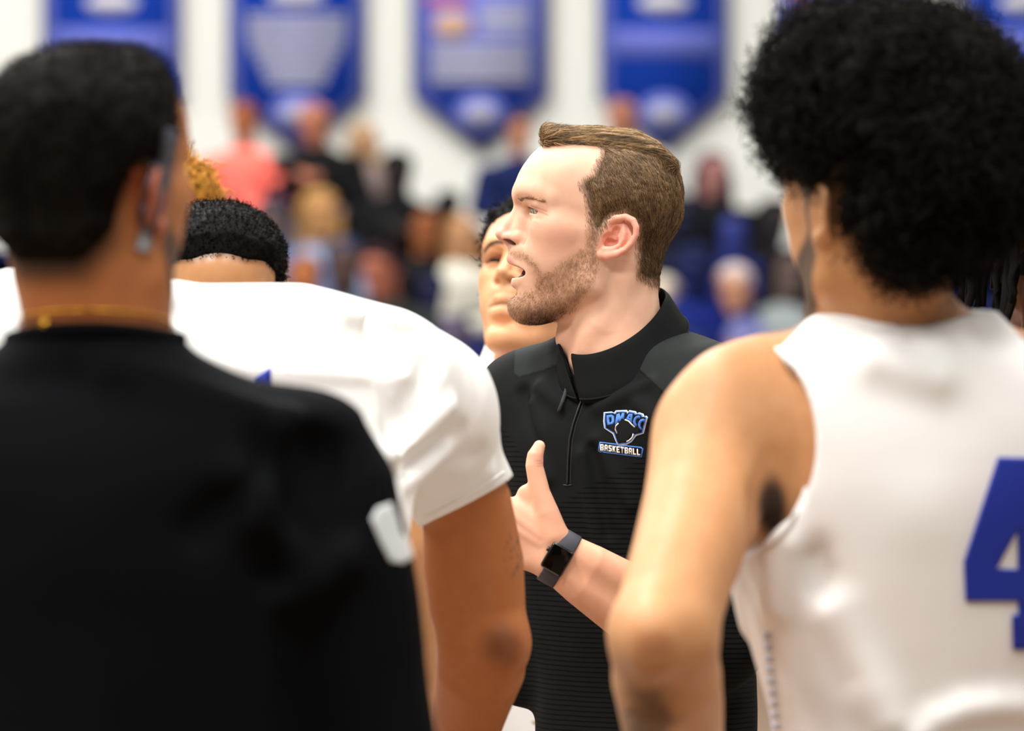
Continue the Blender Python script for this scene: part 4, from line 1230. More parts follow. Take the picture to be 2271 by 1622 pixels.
# ---- player with the big afro, number 4, hand on hip
def build_afro():
    Y0 = 4.35; S = Y0 / FPX
    T = W(1924, 497, Y0)
    root = thing('person', 'player with a large black afro in a sleeveless white jersey, hand on hip', 'person', (W(2010, 0, Y0)[0], Y0 + 0.05, 0))
    z = lambda py: W(0, py, Y0)[2]
    cx = W(2010, 811, Y0)[0]; cy = Y0 + 0.02
    R = head_rot(-60, 4)
    f = Field(W(1330, 1960, 4.25) - [0, 0.32, 0], W(2660, 250, 4.45) + [0, 0.20, 0], 0.004)
    f.xf(R, T, HS)
    head(f, open_mouth=False, neck=False, fine=False)
    nk = f.p(L(1372, 590))
    f.xf()
    f.chain([nk, (W(1968, 0, Y0)[0], Y0 - .006, z(650)), (W(1985, 0, Y0)[0], Y0 + .005, z(730)), (cx, cy, z(800))], [.055, .057, .060, .060], .03)
    f.loft([(cx, cy, z(1700), .108, .082), (cx, cy, z(1500), .116, .088), (cx, cy, z(1250), .134, .096), (cx, cy, z(1050), .155, .098), (cx, cy, z(900), .158, .088), (cx, cy, z(800), .118, .070), (cx, cy - .0, z(745), .070, .060)], k=0.02)
    for s_ in (1, -1): f.cone((cx - .01, cy - .01, z(735)), (cx + s_ * .12, cy, z(815)), .040, .030, .02)
    f.chain([W(1650, 905, 4.37), W(1594, 972, 4.35), W(1560, 1120, 4.28), W(1512, 1270, 4.20), W(1468, 1408, 4.14)], [.060, .0605, .0545, .0485, .046], .03)
    f.chain([W(1468, 1408, 4.14), W(1478, 1500, 4.18), W(1496, 1640, 4.28), W(1560, 1760, 4.36)], [.045, .049, .046, .034], .015)
    f.ell(W(1452, 1422, 4.10), (.024, .024, .03), k=.02)                       # elbow point
    f.ell(W(1614, 955, 4.34), (.050, .052, .068), k=.03)                        # deltoid
    f.ell(W(1730, 980, 4.35), (.05, .05, .07), k=.03)                         # shoulder blade
    # other arm hangs at the side
    f.chain([W(2410, 900, 4.42), W(2480, 1000, 4.42), W(2520, 1300, 4.42), W(2530, 1690, 4.36), W(2530, 1800, 4.34), W(2530, 1900, 4.33)], [.06, .058, .046, .032, .036, .018], .03)
    f.chain([W(1722, 1010, 4.27), W(1712, 1110, 4.25), W(1700, 1215, 4.24)], [.006, .020, .018], .015, cut=True)   # hollow of the armpit
    f.bump(0.0012, 16)
    V, Q = f.mesh()
    f.xf(R, T, HS)
    hl = head_local(V, f); X, LAT, PY = hl[:, 0], hl[:, 1], -hl[:, 2]
    px_, py_ = pix(V)
    c = np.tile(lin((198, 144, 98)), (len(V), 1))
    nearhead = PY < 800
    c = tintc(c, 0.9 * sstep(8, -12, poly_sd(X, PY, COACH_BEARD)) * nearhead, (40, 28, 20))
    c = tintc(c, 0.95 * sstep(16, -16, poly_sd(X, PY, [(1203, 340), (1262, 420), (1300, 500), (1320, 520), (1345, 480), (1410, 490), (1416, 600), (1440, 690), (1600, 690), (1600, 200), (1190, 200)])) * nearhead, (24, 18, 14))
    c = tintc(c, 0.6 * sstep(70, 15, np.hypot(px_ - 1452, (py_ - 1428) * 1.4)) * (V[:, 1] < 4.2), (150, 92, 58))    # darker elbow skin
    c = tintc(c, 0.75 * sstep(110, 30, np.hypot((px_ - 1442) * 1.3, (py_ - 1600) * 0.9) + 16 * noise3(px_, py_, px_ * 0, 0.05)), (70, 50, 30))     # darker forearm patch
    c = tintc(c, 0.95 * sstep(52, 22, np.hypot((px_ - 1712) * 1.15, (py_ - 1128) * 0.55)), (24, 16, 12))                  # dark armpit gap, shade painted into the skin colour
    sk = skin_mat('tan_skin', 0.5, 0.3, 0.1)
    Vl, Ql = lower_half(root, cx, cy, 180, 1.0, sk, None, player_shorts, False, sneakers, top=1.10)
    # hand of the bent arm on the hip
    fhd = Field(W(1500, 1900, 4.30) - [0, .06, 0], W(1760, 1690, 4.50) + [0, .06, 0], 0.004)
    hb = W(1570, 1770, 4.365)
    for i in range(4):
        a = hb + np.array([0.012 * (i - 1.5) * 0.4, 0.012 * (i - 1.5), -0.004 * i])
        fhd.chain([a, a + [0.035, 0.006 * (i - 1.5), -.012], a + [0.062, .012 * (i - 1.5), -.022], a + [.078, .014 * (i - 1.5), -.034]], [.012, .010, .009, .008], .004)
    fhd.cone(W(1545, 1745, 4.35), hb + [.03, 0, -.01], .026, .02, .01)
    fhd.chain([hb + [0.0, -.025, 0], hb + [.03, -.045, -.004], hb + [.05, -.05, -.016]], [.012, .011, .009], .006)
    Vd, Qd = fhd.mesh()
    VV, FF = join_meshes([(V, Q), (Vd, Qd), (Vl, Ql)])
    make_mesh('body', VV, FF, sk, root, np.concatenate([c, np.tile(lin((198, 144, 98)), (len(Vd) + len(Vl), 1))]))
    # afro
    fh = Field(W(1600, 720, 4.28) - [0, .22, 0], W(2400, -60, 4.45) + [0, .16, 0], 0.0035)
    C = W(1990, 305, Y0 + .02)
    fh.ell(C, (.130, .135, .122))
    fh.ell(W(1850, 235, 4.34), (.066, .09, .078), k=.03)
    fh.ell(W(2080, 390, 4.30), (.088, .08, .078), k=.03)
    fh.ell(W(1990, 488, 4.285), (.056, .05, .046), k=.03)
    fh.ell(W(2060, 545, 4.30), (.048, .05, .026), k=.03)
    # leave face and ears free
    face = R @ np.array([-1.0, 0, 0])
    fh.ell(T + face * .085 + np.array([0, 0, -.03]), (.10, .09, .105), k=.01, cut=True)
    fh.ell(W(1790, 560, 4.30), (.045, .10, .072), k=.012, cut=True)
    fh.ell(W(1640, 440, 4.33), (.052, .25, .072), k=.02, cut=True)
    fh.bump(0.012, 26, 1, 1, 1, 3, near=.05)
    Vh, Qh = fh.mesh()
    ch = lin((10, 9, 7))[None] * (1 + 0.9 * np.clip(noise3(Vh[:, 0], Vh[:, 1], Vh[:, 2], 45), -.6, 1))[:, None]
    hair = make_mesh('afro_hair', Vh, Qh, black_hair, root, ch)
    curls(Vh, Qh, 9000, np.ones(len(Vh)), 2.2, 0.0045, 0.018, 0.0006, 9, 9, (20, 17, 13), black_hair, hair, 'hair_curls', fh)
    # jersey
    fs = Field(W(1560, 2180, 4.30) - [0, .20, 0], W(2560, 660, 4.5) + [0, .16, 0], 0.004)
    fs.loft([(cx, cy, z(2170), .168, .135), (cx, cy, z(2000), .155, .125), (cx, cy, z(1790), .134, .108), (cx, cy, z(1622), .126, .102), (cx, cy, z(1500), .138, .108), (cx, cy, z(1380), .152, .114), (cx, cy, z(1250), .158, .118), (cx, cy, z(1050), .178, .121), (cx, cy, z(900), .181, .111), (cx, cy, z(810), .150, .099), (cx, cy, z(750), .112, .086), (cx, cy, z(690), .086, .076)], power=2.2)
    for s in (1, -1):
        px0, rx0 = (1600, 200) if s == 1 else (2560, 140)
        ce = W(px0, 985, Y0); fs.ell(ce, (rx0 * S, .5, 256 * S), cut=True)
    fs.ell(W(2030, 610, 4.30), (.085, .2, .0455), k=.006, cut=True)             # neck opening
    fs.chain([W(1668, 1215, 4.36), W(1652, 1300, 4.36), W(1662, 1385, 4.36)], [.008, .012, .006], .02)   # loose side edge
    for p0, p1, rr, cut in (((1800, 1240), (1900, 1500), .006, True), ((1750, 1210), (1720, 1340), .007, False), ((1950, 800), (2080, 840), .008, False), ((1860, 1360), (1970, 1600), .010, False)):
        pa, pb = drape([p0[0], p1[0]], [p0[1], p1[1]], fs, 3.9, 4.7)[0]
        fs.cone(pa, pb, rr, rr * .5, .035, cut=cut)
    rim_ = list(drape([2040, 2080, 2140, 2200, 2250, 2290], [1640, 1600, 1576, 1567, 1567, 1574], fs, 3.9, 4.7)[0])
    fs.chain(rim_, [.004, .007, .008, .008, .006, .002], .025)
    fs.bump(0.003, 9, 1, 1, 1, 2)
    Vp, Qp = fs.mesh()
    jersey = make_mesh('jersey', Vp, Qp, white_jersey, root)
    decal('number', [[(2213, 1015), (2330, 1018), (2330, 1250), (2375, 1250), (2375, 1335), (2330, 1335), (2330, 1368), (2345, 1368), (2345, 1442), (2246, 1440), (2244, 1366), (2258, 1364), (2258, 1333), (2141, 1333), (2137, 1246)], [(2256, 1172), (2207, 1261), (2257, 1264)]], fs, 3.9, 4.7, 0.0030, royal, jersey, 14)
    pale = cloth('side_print_blue_grey', lin((196, 200, 216)), 0.8)
    for i in range(9):
        y_ = 1400 + i * 25; x_ = 1692 + i * 2.6
        decal('side_mark', [[(x_, y_), (x_ + 22, y_ + 6), (x_ + 8, y_ + 12), (x_ + 24, y_ + 18), (x_ + 2, y_ + 20)]], fs, 3.9, 4.7, 0.001, pale, jersey, 20)
    # piping at neck and armhole
    th = np.linspace(-0.95, 1.1, 40)
    ap, _ = drape(1600 + 206 * np.cos(th), 985 + 264 * np.sin(th), fs, 3.9, 4.7, 0.001)
    av, af = tube(ap, 0.0028, 6); make_mesh('arm_trim', av, af, cloth('trim_cloth', lin((230, 226, 222)), .8), jersey)
    return root

# ---- player in the white T-shirt leaning into the huddle
def build_tee():
    Y0 = 4.72
    root = thing('person', 'player in a white T-shirt leaning into the huddle, tattooed bare arm hanging down', 'person', (W(480, 0, Y0)[0], Y0 - 0.1, 0))
    fs = Field(W(-160, 1700, 4.75) - [0, .26, 0], W(1190, 540, 4.75) + [0, .36, 0], 0.004)
    Wp = W
    fs.chain([Wp(60, 800, 4.62), Wp(240, 812, 4.62), Wp(430, 836, 4.66), Wp(650, 842, 4.70), Wp(830, 878, 4.76), Wp(918, 915, 4.80)], [.085, .093, .094, .096, .094, .084], 0)
    fs.loft([(W(470, 0, 4.6)[0], 4.58, W(0, 1720, 4.6)[2], .17, .12), (W(470, 0, 4.6)[0], 4.60, W(0, 1400, 4.6)[2], .18, .125), (W(480, 0, 4.64)[0], 4.64, W(0, 1100, 4.64)[2], .195, .13), (W(480, 0, 4.7)[0], 4.70, W(0, 860, 4.7)[2], .19, .11)], k=.06)
    fs.chain([Wp(905, 925, 4.80), Wp(975, 1010, 4.84), Wp(1052, 1150, 4.88)], [.080, .060, .0555], .035)
    # a second sleeve on the far side
    fs.chain([Wp(60, 800, 4.62), Wp(-60, 1000, 4.66)], [.085, .062], .03)
    # hem: flat end of the sleeve
    ha, hb = Wp(1040, 1113, 4.87), Wp(1052, 1136, 4.88)
    ax_ = np.array([0.487, 0.0, -0.874])
    X_ = fs.ax[0][:, None, None]; Y_ = fs.ax[1][None, :, None]; Z_ = fs.ax[2][None, None, :]
    pl = (X_ - ha[0]) * ax_[0] + (Y_ - ha[1]) * ax_[1] + (Z_ - ha[2]) * ax_[2]
    right = (X_ - W(900, 0, 4.8)[0]) + 0 * Y_ + 0 * Z_
    nearsl = np.sqrt((X_ - ha[0]) ** 2 + (Y_ - ha[1]) ** 2 + (Z_ - ha[2]) ** 2) < .12
    fs.D = np.where(nearsl & (right > 0), np.maximum(fs.D, pl), fs.D).astype(np.float32)
    for p0, p1, rr, cut in (((872, 1010), (1000, 900), .008, False), ((890, 1060), (1020, 960), .007, True), ((900, 1090), (985, 1010), .007, False), ((880, 960), (960, 800), .006, True), ((930, 1130), (1080, 1050), .006, False), ((925, 1100), (1060, 1010), .006, True), ((760, 700), (900, 720), .008, False), ((390, 690), (560, 700), .007, True)):
        pa, pb = drape([p0[0], p1[0]], [p0[1], p1[1]], fs, 4.2, 5.2)[0]
        fs.cone(pa, pb, rr, rr * .4, .022, cut=cut)
    sp, _ = drape([818, 828, 846, 868, 880], [672, 740, 830, 930, 985], fs, 4.2, 5.2)
    fs.chain(list(sp), [.006] * 5, .016, cut=True)                              # sleeve seam dip
    fs.bump(0.002, 10, 1, 1, 1, 2)
    Vp, Qp = fs.mesh()
    tee = make_mesh('t_shirt', Vp, Qp, white_cotton, root)
    hx = np.linspace(1118, 946, 30); hy = np.interp(hx, [936, 1030, 1136], [1150, 1102, 1036])
    hp, _ = drape(hx, hy, fs, 4.2, 5.2, 0.0004); hv, hf = tube(hp, 0.0013, 6); make_mesh('hem_stitch', hv, hf, white_cotton, tee)
    decal('number', [[(566, 838), (600, 816), (604, 1000), (566, 1000)]], fs, 4.2, 5.2, 0.0014, royal, tee, 24)
    # skin: arm, other arm, bowed head
    f = Field(W(-260, 1700, 4.7) - [0, .16, 0], W(1200, 700, 4.9) + [0, .42, 0], 0.0045)
    f.chain([Wp(960, 1000, 4.83), Wp(1036, 1120, 4.87), Wp(1050, 1250, 4.89), Wp(1058, 1340, 4.90), Wp(1072, 1420, 4.90)], [.05, .0465, .0525, .0505, .046], .02)
    f.chain([Wp(1072, 1420, 4.90), Wp(1066, 1480, 4.92), Wp(1046, 1560, 4.98), Wp(1026, 1660, 5.06)], [.046, .047, .041, .033], .012)
    f.ell(Wp(1118, 1436, 4.88), (.022, .03, .026), k=.02)
    f.chain([Wp(-60, 950, 4.66), Wp(-110, 1200, 4.72), Wp(-60, 1500, 4.86)], [.05, .046, .036], .02)
    f.loft([(W(470, 0, 4.6)[0], 4.6, W(0, 1690, 4.6)[2], .14, .10), (W(480, 0, 4.7)[0], 4.70, W(0, 900, 4.7)[2], .15, .08)], k=.03)
    HT = W(262, 965, 5.0)
    f.chain([W(320, 800, 4.78), HT + [0, -.02, -.02]], [.06, .058], .03)
    f.xf(head_rot(-90, 62), HT, HS * .97)
    head(f, open_mouth=False, fine=False, neck=False)
    V, Q = f.mesh(); px_, py_ = pix(V)
    c = np.tile(lin((170, 104, 58)), (len(V), 1))
    c = tintc(c, 0.8 * sstep(75, 10, np.hypot(px_ - 1116, py_ - 1432)), (92, 48, 28))
    ink = (np.abs(np.sin((px_ * 0.9 + py_ * 0.35) * 0.16)) < 0.16) | (np.abs(np.sin((py_ - 0.6 * px_) * 0.11)) < 0.13)
    c = tintc(c, 0.75 * ink * sstep(26, 16, np.hypot((px_ - 1140) * 1.0, (py_ - 1232) * 0.42)), (98, 74, 62))
    sk = skin_mat('brown_skin_b', 0.5, 0.22, 0.08)
    Vl, Ql = lower_half(root, W(480, 0, Y0)[0], 4.55, 180, 0.96, sk, None, player_shorts, False, sneakers, top=1.12)
    # hand of the hanging arm
    fd = Field(W(880, 1960, 5.0) - [0, .06, 0], W(1130, 1620, 5.2) + [0, .06, 0], 0.004)
    w0 = W(1022, 1680, 5.07)
    fd.cone(w0, w0 + [-.006, .03, -.075], .028, .03, .01)
    for i in range(4):
        b0 = w0 + [-.03 + .019 * i, .035, -.09]
        fd.chain([b0, b0 + [0, .012, -.035], b0 + [0, .004, -.062 + .004 * abs(i - 1.5)]], [.0105, .0095, .008], .004)
    fd.chain([w0 + [-.02, 0, -.03], w0 + [-.05, .0, -.055], w0 + [-.056, .01, -.085]], [.014, .012, .0095], .008)
    Vd, Qd = fd.mesh()
    VV, FF = join_meshes([(V, Q), (Vd, Qd), (Vl, Ql)])
    make_mesh('body', VV, FF, sk, root, np.concatenate([c, np.tile(lin((170, 104, 58)), (len(Vd) + len(Vl), 1))]))
    f.xf(head_rot(-90, 62), HT, HS * .97)
    fh = shell(f, CROP, 12, 0.3, [(.001, 120)])
    Vh, Qh = fh.mesh()
    hh = head_local(Vh, fh); keep = None
    make_mesh('hair', Vh, Qh, black_hair, root, np.tile(lin((20, 16, 13)), (len(Vh), 1)))
    return root

def simple_torso(root, cx, cy, yaw, top_z, half, depth, mat, skin_m, skin_col, name='jersey', sleeveless=True, hip=.98, res=.008):
    """trunk, arms and a jersey for a player who is mostly hidden; returns skin parts"""
    fs = Field((cx - .34, cy - .30, hip + .02), (cx + .34, cy + .30, top_z + .06), res)
    def rg(z_, a, b): return (cx, cy, z_, a, b)
    H = top_z
    fs.loft([rg(hip + .04, half * .82, depth), rg(hip + .25, half * .84, depth), rg(H - .25, half * .95, depth * 1.08), rg(H - .12, half, depth * .98), rg(H - .05, half * .72, depth * .82), rg(H, half * .42, depth * .66), rg(H + .03, half * .36, depth * .6)], yaw=yaw, power=2.2)
    f = Field((cx - .40, cy - .34, hip - .15), (cx + .40, cy + .34, top_z + .10), res)
    f.loft([rg(hip + .02, half * .74, depth * .85), rg(hip + .25, half * .76, depth * .85), rg(H - .25, half * .88, depth * .9), rg(H - .12, half * .93, depth * .82), rg(H - .05, half * .62, depth * .7), rg(H + .01, half * .34, depth * .52), rg(H + .07, half * .30, depth * .5)], yaw=yaw)
    ca, sa = math.cos(math.radians(yaw)), math.sin(math.radians(yaw))
    def p(u, v, z_): return (cx + u * ca - v * sa, cy + u * sa + v * ca, z_)
    for s in (1, -1):
        arm = [p(s * half * .93, 0, H - .10), p(s * half * 1.12, 0.0, H - .22), p(s * half * 1.18, .02, H - .40), p(s * half * 1.15, -.06, H - .62)]
        f.chain(arm, [.052, .050, .040, .030], .03)
        f.chain([arm[-1], np.array(arm[-1]) + [0, -.02, -.08], np.array(arm[-1]) + [0, -.03, -.15]], [.03, .032, .014], .02)
        if sleeveless: fs.ell(p(s * half * 1.0, 0, H - .13), (.052, .3, .11), R=rotz(yaw), cut=True)
        else: fs.chain([arm[0], arm[1], (np.array(arm[1]) + np.array(arm[2])) / 2], [.062, .064, .058], .03)
    V, Q = fs.mesh()
    jr = make_mesh(name, V, Q, mat, root)
    return f, jr

# ---- player facing the camera behind the coach
def build_face():
    Y0 = 6.25
    T = W(1180, 664, Y0)
    root = thing('person', 'young player with dark twisted hair facing the camera just behind the coach, lips pressed', 'person', (T[0] + .02, Y0 + .08, 0))
    f = Field(W(1010, 880, 6.2) - [0, .13, 0], W(1390, 400, 6.3) + [0, .16, 0], 0.002)
    R = head_rot(64, -15)
    f.xf(R, T, HS * .97)
    head(f, open_mouth=False, fine=True, neck_k=1.0)
    V, Q = f.mesh()
    hl = head_local(V, f); X, LAT, PY = hl[:, 0], hl[:, 1], -hl[:, 2]
    c = np.tile(lin((224, 166, 122)), (len(V), 1))
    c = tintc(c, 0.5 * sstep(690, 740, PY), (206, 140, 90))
    lm = lip_mask(V, f, False); c = tintc(c, lm * .7, (196, 122, 100))
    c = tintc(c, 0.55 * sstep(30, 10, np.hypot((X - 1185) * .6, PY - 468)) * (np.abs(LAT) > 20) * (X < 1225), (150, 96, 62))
    c = tintc(c, .8 * sstep(3.5, 1.5, np.abs(PY - 600)) * (np.abs(LAT) < 50) * (X < 1180), (110, 62, 44))
    for s in (1, -1):
        t_ = np.clip((LAT * -s - 18) / 80, 0, 1)
        yb = np.interp(t_, [0, .3, .65, 1], [434, 430, 434, 446])
        c = tintc(c, .92 * sstep(7.5, 3.5, np.abs(PY - yb)) * ((LAT * -s) > 16) * ((LAT * -s) < 100) * (X < 1225), (36, 26, 20))
    sk = skin_mat('golden_skin', .45, .35, .1)
    cx, cy = T[0] + .02, Y0 + .09
    Htop = W(0, 800, 6.3)[2]
    ft, jr = simple_torso(root, cx, cy, 28, Htop, .215, .135, white_jersey, sk, None)
    Vt, Qt = ft.mesh()
    Vl, Ql = lower_half(root, cx, cy, 0, .95, sk, None, player_shorts, False, sneakers, top=1.075)
    VV, FF = join_meshes([(V, Q), (Vt, Qt), (Vl, Ql)])
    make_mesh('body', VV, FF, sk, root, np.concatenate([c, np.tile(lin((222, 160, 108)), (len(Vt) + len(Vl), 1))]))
    wb = [(cx + math.cos(t) * .185, cy + math.sin(t) * .142, W(0, 1602, 6.2)[2]) for t in np.linspace(0, 6.283, 60, endpoint=False)]
    wv, wf = tube(wb, .006, 8, closed=True); make_mesh('waistband', wv, wf, cloth('waistband_sand', lin((196, 176, 146)), .8), jr)
    em = plain('dark_eye', lin((20, 14, 11)), .25, .15)
    for s in (1, -1):
        g = Field(f.p(L(1200, 471, 60 * s)) - .014, f.p(L(1200, 471, 60 * s)) + .014, .0022); g.ell(f.p(L(1200, 471, 60 * s)), (23.6 * HS * .97,) * 3)
        v_, q_ = g.mesh(); make_mesh('eye', v_, q_, em, root)
    fh = shell(f, [(1190, 352), (1230, 372), (1258, 404), (1268, 440), (1290, 500), (1318, 520), (1345, 486), (1382, 472), (1416, 500), (1420, 640), (1560, 660), (1600, 220), (1150, 220)], 27, .6, [(.004, 70), (.002, 160)])
    Vh, Qh = fh.mesh()
    hair = make_mesh('hair', Vh, Qh, black_hair, root, np.tile(lin((20, 18, 18)), (len(Vh), 1)))
    curls(Vh, Qh, 900, np.ones(len(Vh)), 1.4, .003, .009, .0010, 21, 8, (16, 15, 15), black_hair, hair, 'hair_twists', fh)
    return root

# ---- bowed head with short curls behind the white T-shirt
def build_bowed():
    Y0 = 5.75
    T = W(484, 698, Y0)
    root = thing('person', 'player with short black curls bowing his head behind the white T-shirt', 'person', (T[0], Y0 + .15, 0))
    f = Field(W(330, 900, 5.7) - [0, .13, 0], W(690, 420, 5.8) + [0, .20, 0], .0024)
    R = head_rot(94, 25)
    f.xf(R, T, HS * 1.0)
    head(f, open_mouth=False, fine=True)
    V, Q = f.mesh()
    hl = head_local(V, f); X, LAT, PY = hl[:, 0], hl[:, 1], -hl[:, 2]
    c = np.tile(lin((198, 144, 98)), (len(V), 1))
    c = tintc(c, .85 * sstep(16, -8, poly_sd(X, PY, FULL)), (30, 22, 17))
    sk = skin_mat('brown_skin_shiny', .28, .6, .08)
    cx, cy = T[0] - .018, Y0 + .16
    ft, jr = simple_torso(root, cx, cy, 0, W(0, 830, 5.9)[2], .21, .13, white_jersey, sk, None)
    Vt, Qt = ft.mesh()
    Vl, Ql = lower_half(root, cx, cy, 0, .95, sk, None, player_shorts, False, sneakers)
    VV, FF = join_meshes([(V, Q), (Vt, Qt), (Vl, Ql)])
    make_mesh('body', VV, FF, sk, root, np.concatenate([c, np.tile(lin((198, 144, 98)), (len(Vt) + len(Vl), 1))]))
    fh = shell(f, FULL, 16, .45, [(.0016, 150), (.001, 320)])
    Vh, Qh = fh.mesh()
    hair = make_mesh('hair', Vh, Qh, black_hair, root, np.tile(lin((10, 9, 8)), (len(Vh), 1)))
    curls(Vh, Qh, 6500, np.ones(len(Vh)), 1.5, .0013, .0042, .0004, 31, 7, (13, 11, 10), black_hair, hair, 'hair_curls', fh)
    return root

# ---- players who only peek out
def build_peek(px, py, Y0, a, pitch, skin_c, hair_c, label, style):
    T = W(px, py, Y0)
    root = thing('person', label, 'person', (T[0], Y0 + .05, 0))
    f = Field(T - [.15, .17, .215], T + [.15, .17, .17], .0032)
    f.xf(head_rot(a, pitch), T, HS)
    head(f, open_mouth=False, fine=False)
    V, Q = f.mesh()
    sk = skin_mat('skin_' + style, .5, .3, .08)
    ft, jr = simple_torso(root, T[0], Y0 + .06, 0, T[2] - .135, .21, .13, white_jersey, sk, None, res=.01)
    Vt, Qt = ft.mesh()
    Vl, Ql = lower_half(root, T[0], Y0 + .06, 0, .95, sk, None, player_shorts, False, sneakers)
    VV, FF = join_meshes([(V, Q), (Vt, Qt), (Vl, Ql)])
    make_mesh('body', VV, FF, sk, root, np.tile(lin(skin_c), (len(VV), 1)))
    fh = shell(f, FULL, 26 if style != 'locs' else 12, .6, [(.006, 45), (.003, 110)])
    Vh, Qh = fh.mesh()
    ch = lin(hair_c)[None] * (1 + .5 * noise3(Vh[:, 0], Vh[:, 1], Vh[:, 2], 70))[:, None]
    hair = make_mesh('hair', Vh, Qh, black_hair, root, ch)
    if style == 'locs':
        r = np.random.default_rng(44)
        hw = (Vh[:, 2] > T[2] + .0)
        P, N = sample_surface(Vh, Qh, 70, hw.astype(float), 15)
        for i in range(70):
            out = P[i] - T; out[2] = 0; out /= np.linalg.norm(out) + 1e-9
            ln = r.uniform(.10, .19)
            t = np.linspace(0, 1, 9)[:, None]
            pts = P[i] + out * (.035 * np.sin(t * 1.6)) + np.array([0, 0, -1]) * ln * t ** 1.2 + r.normal(0, .002, (9, 3))
            v_, f_ = tube(pts, np.linspace(.006, .0042, 9), 6)
            make_mesh('loc', v_, f_, black_hair, hair, np.tile(lin(hair_c) * r.uniform(.5, 1.6), (len(v_), 1)))
    else:
        curls(Vh, Qh, 1600, np.ones(len(Vh)), 2, .004, .016, .0012, 52, 8, hair_c, black_hair, hair, 'hair_curls', fh)
    return root
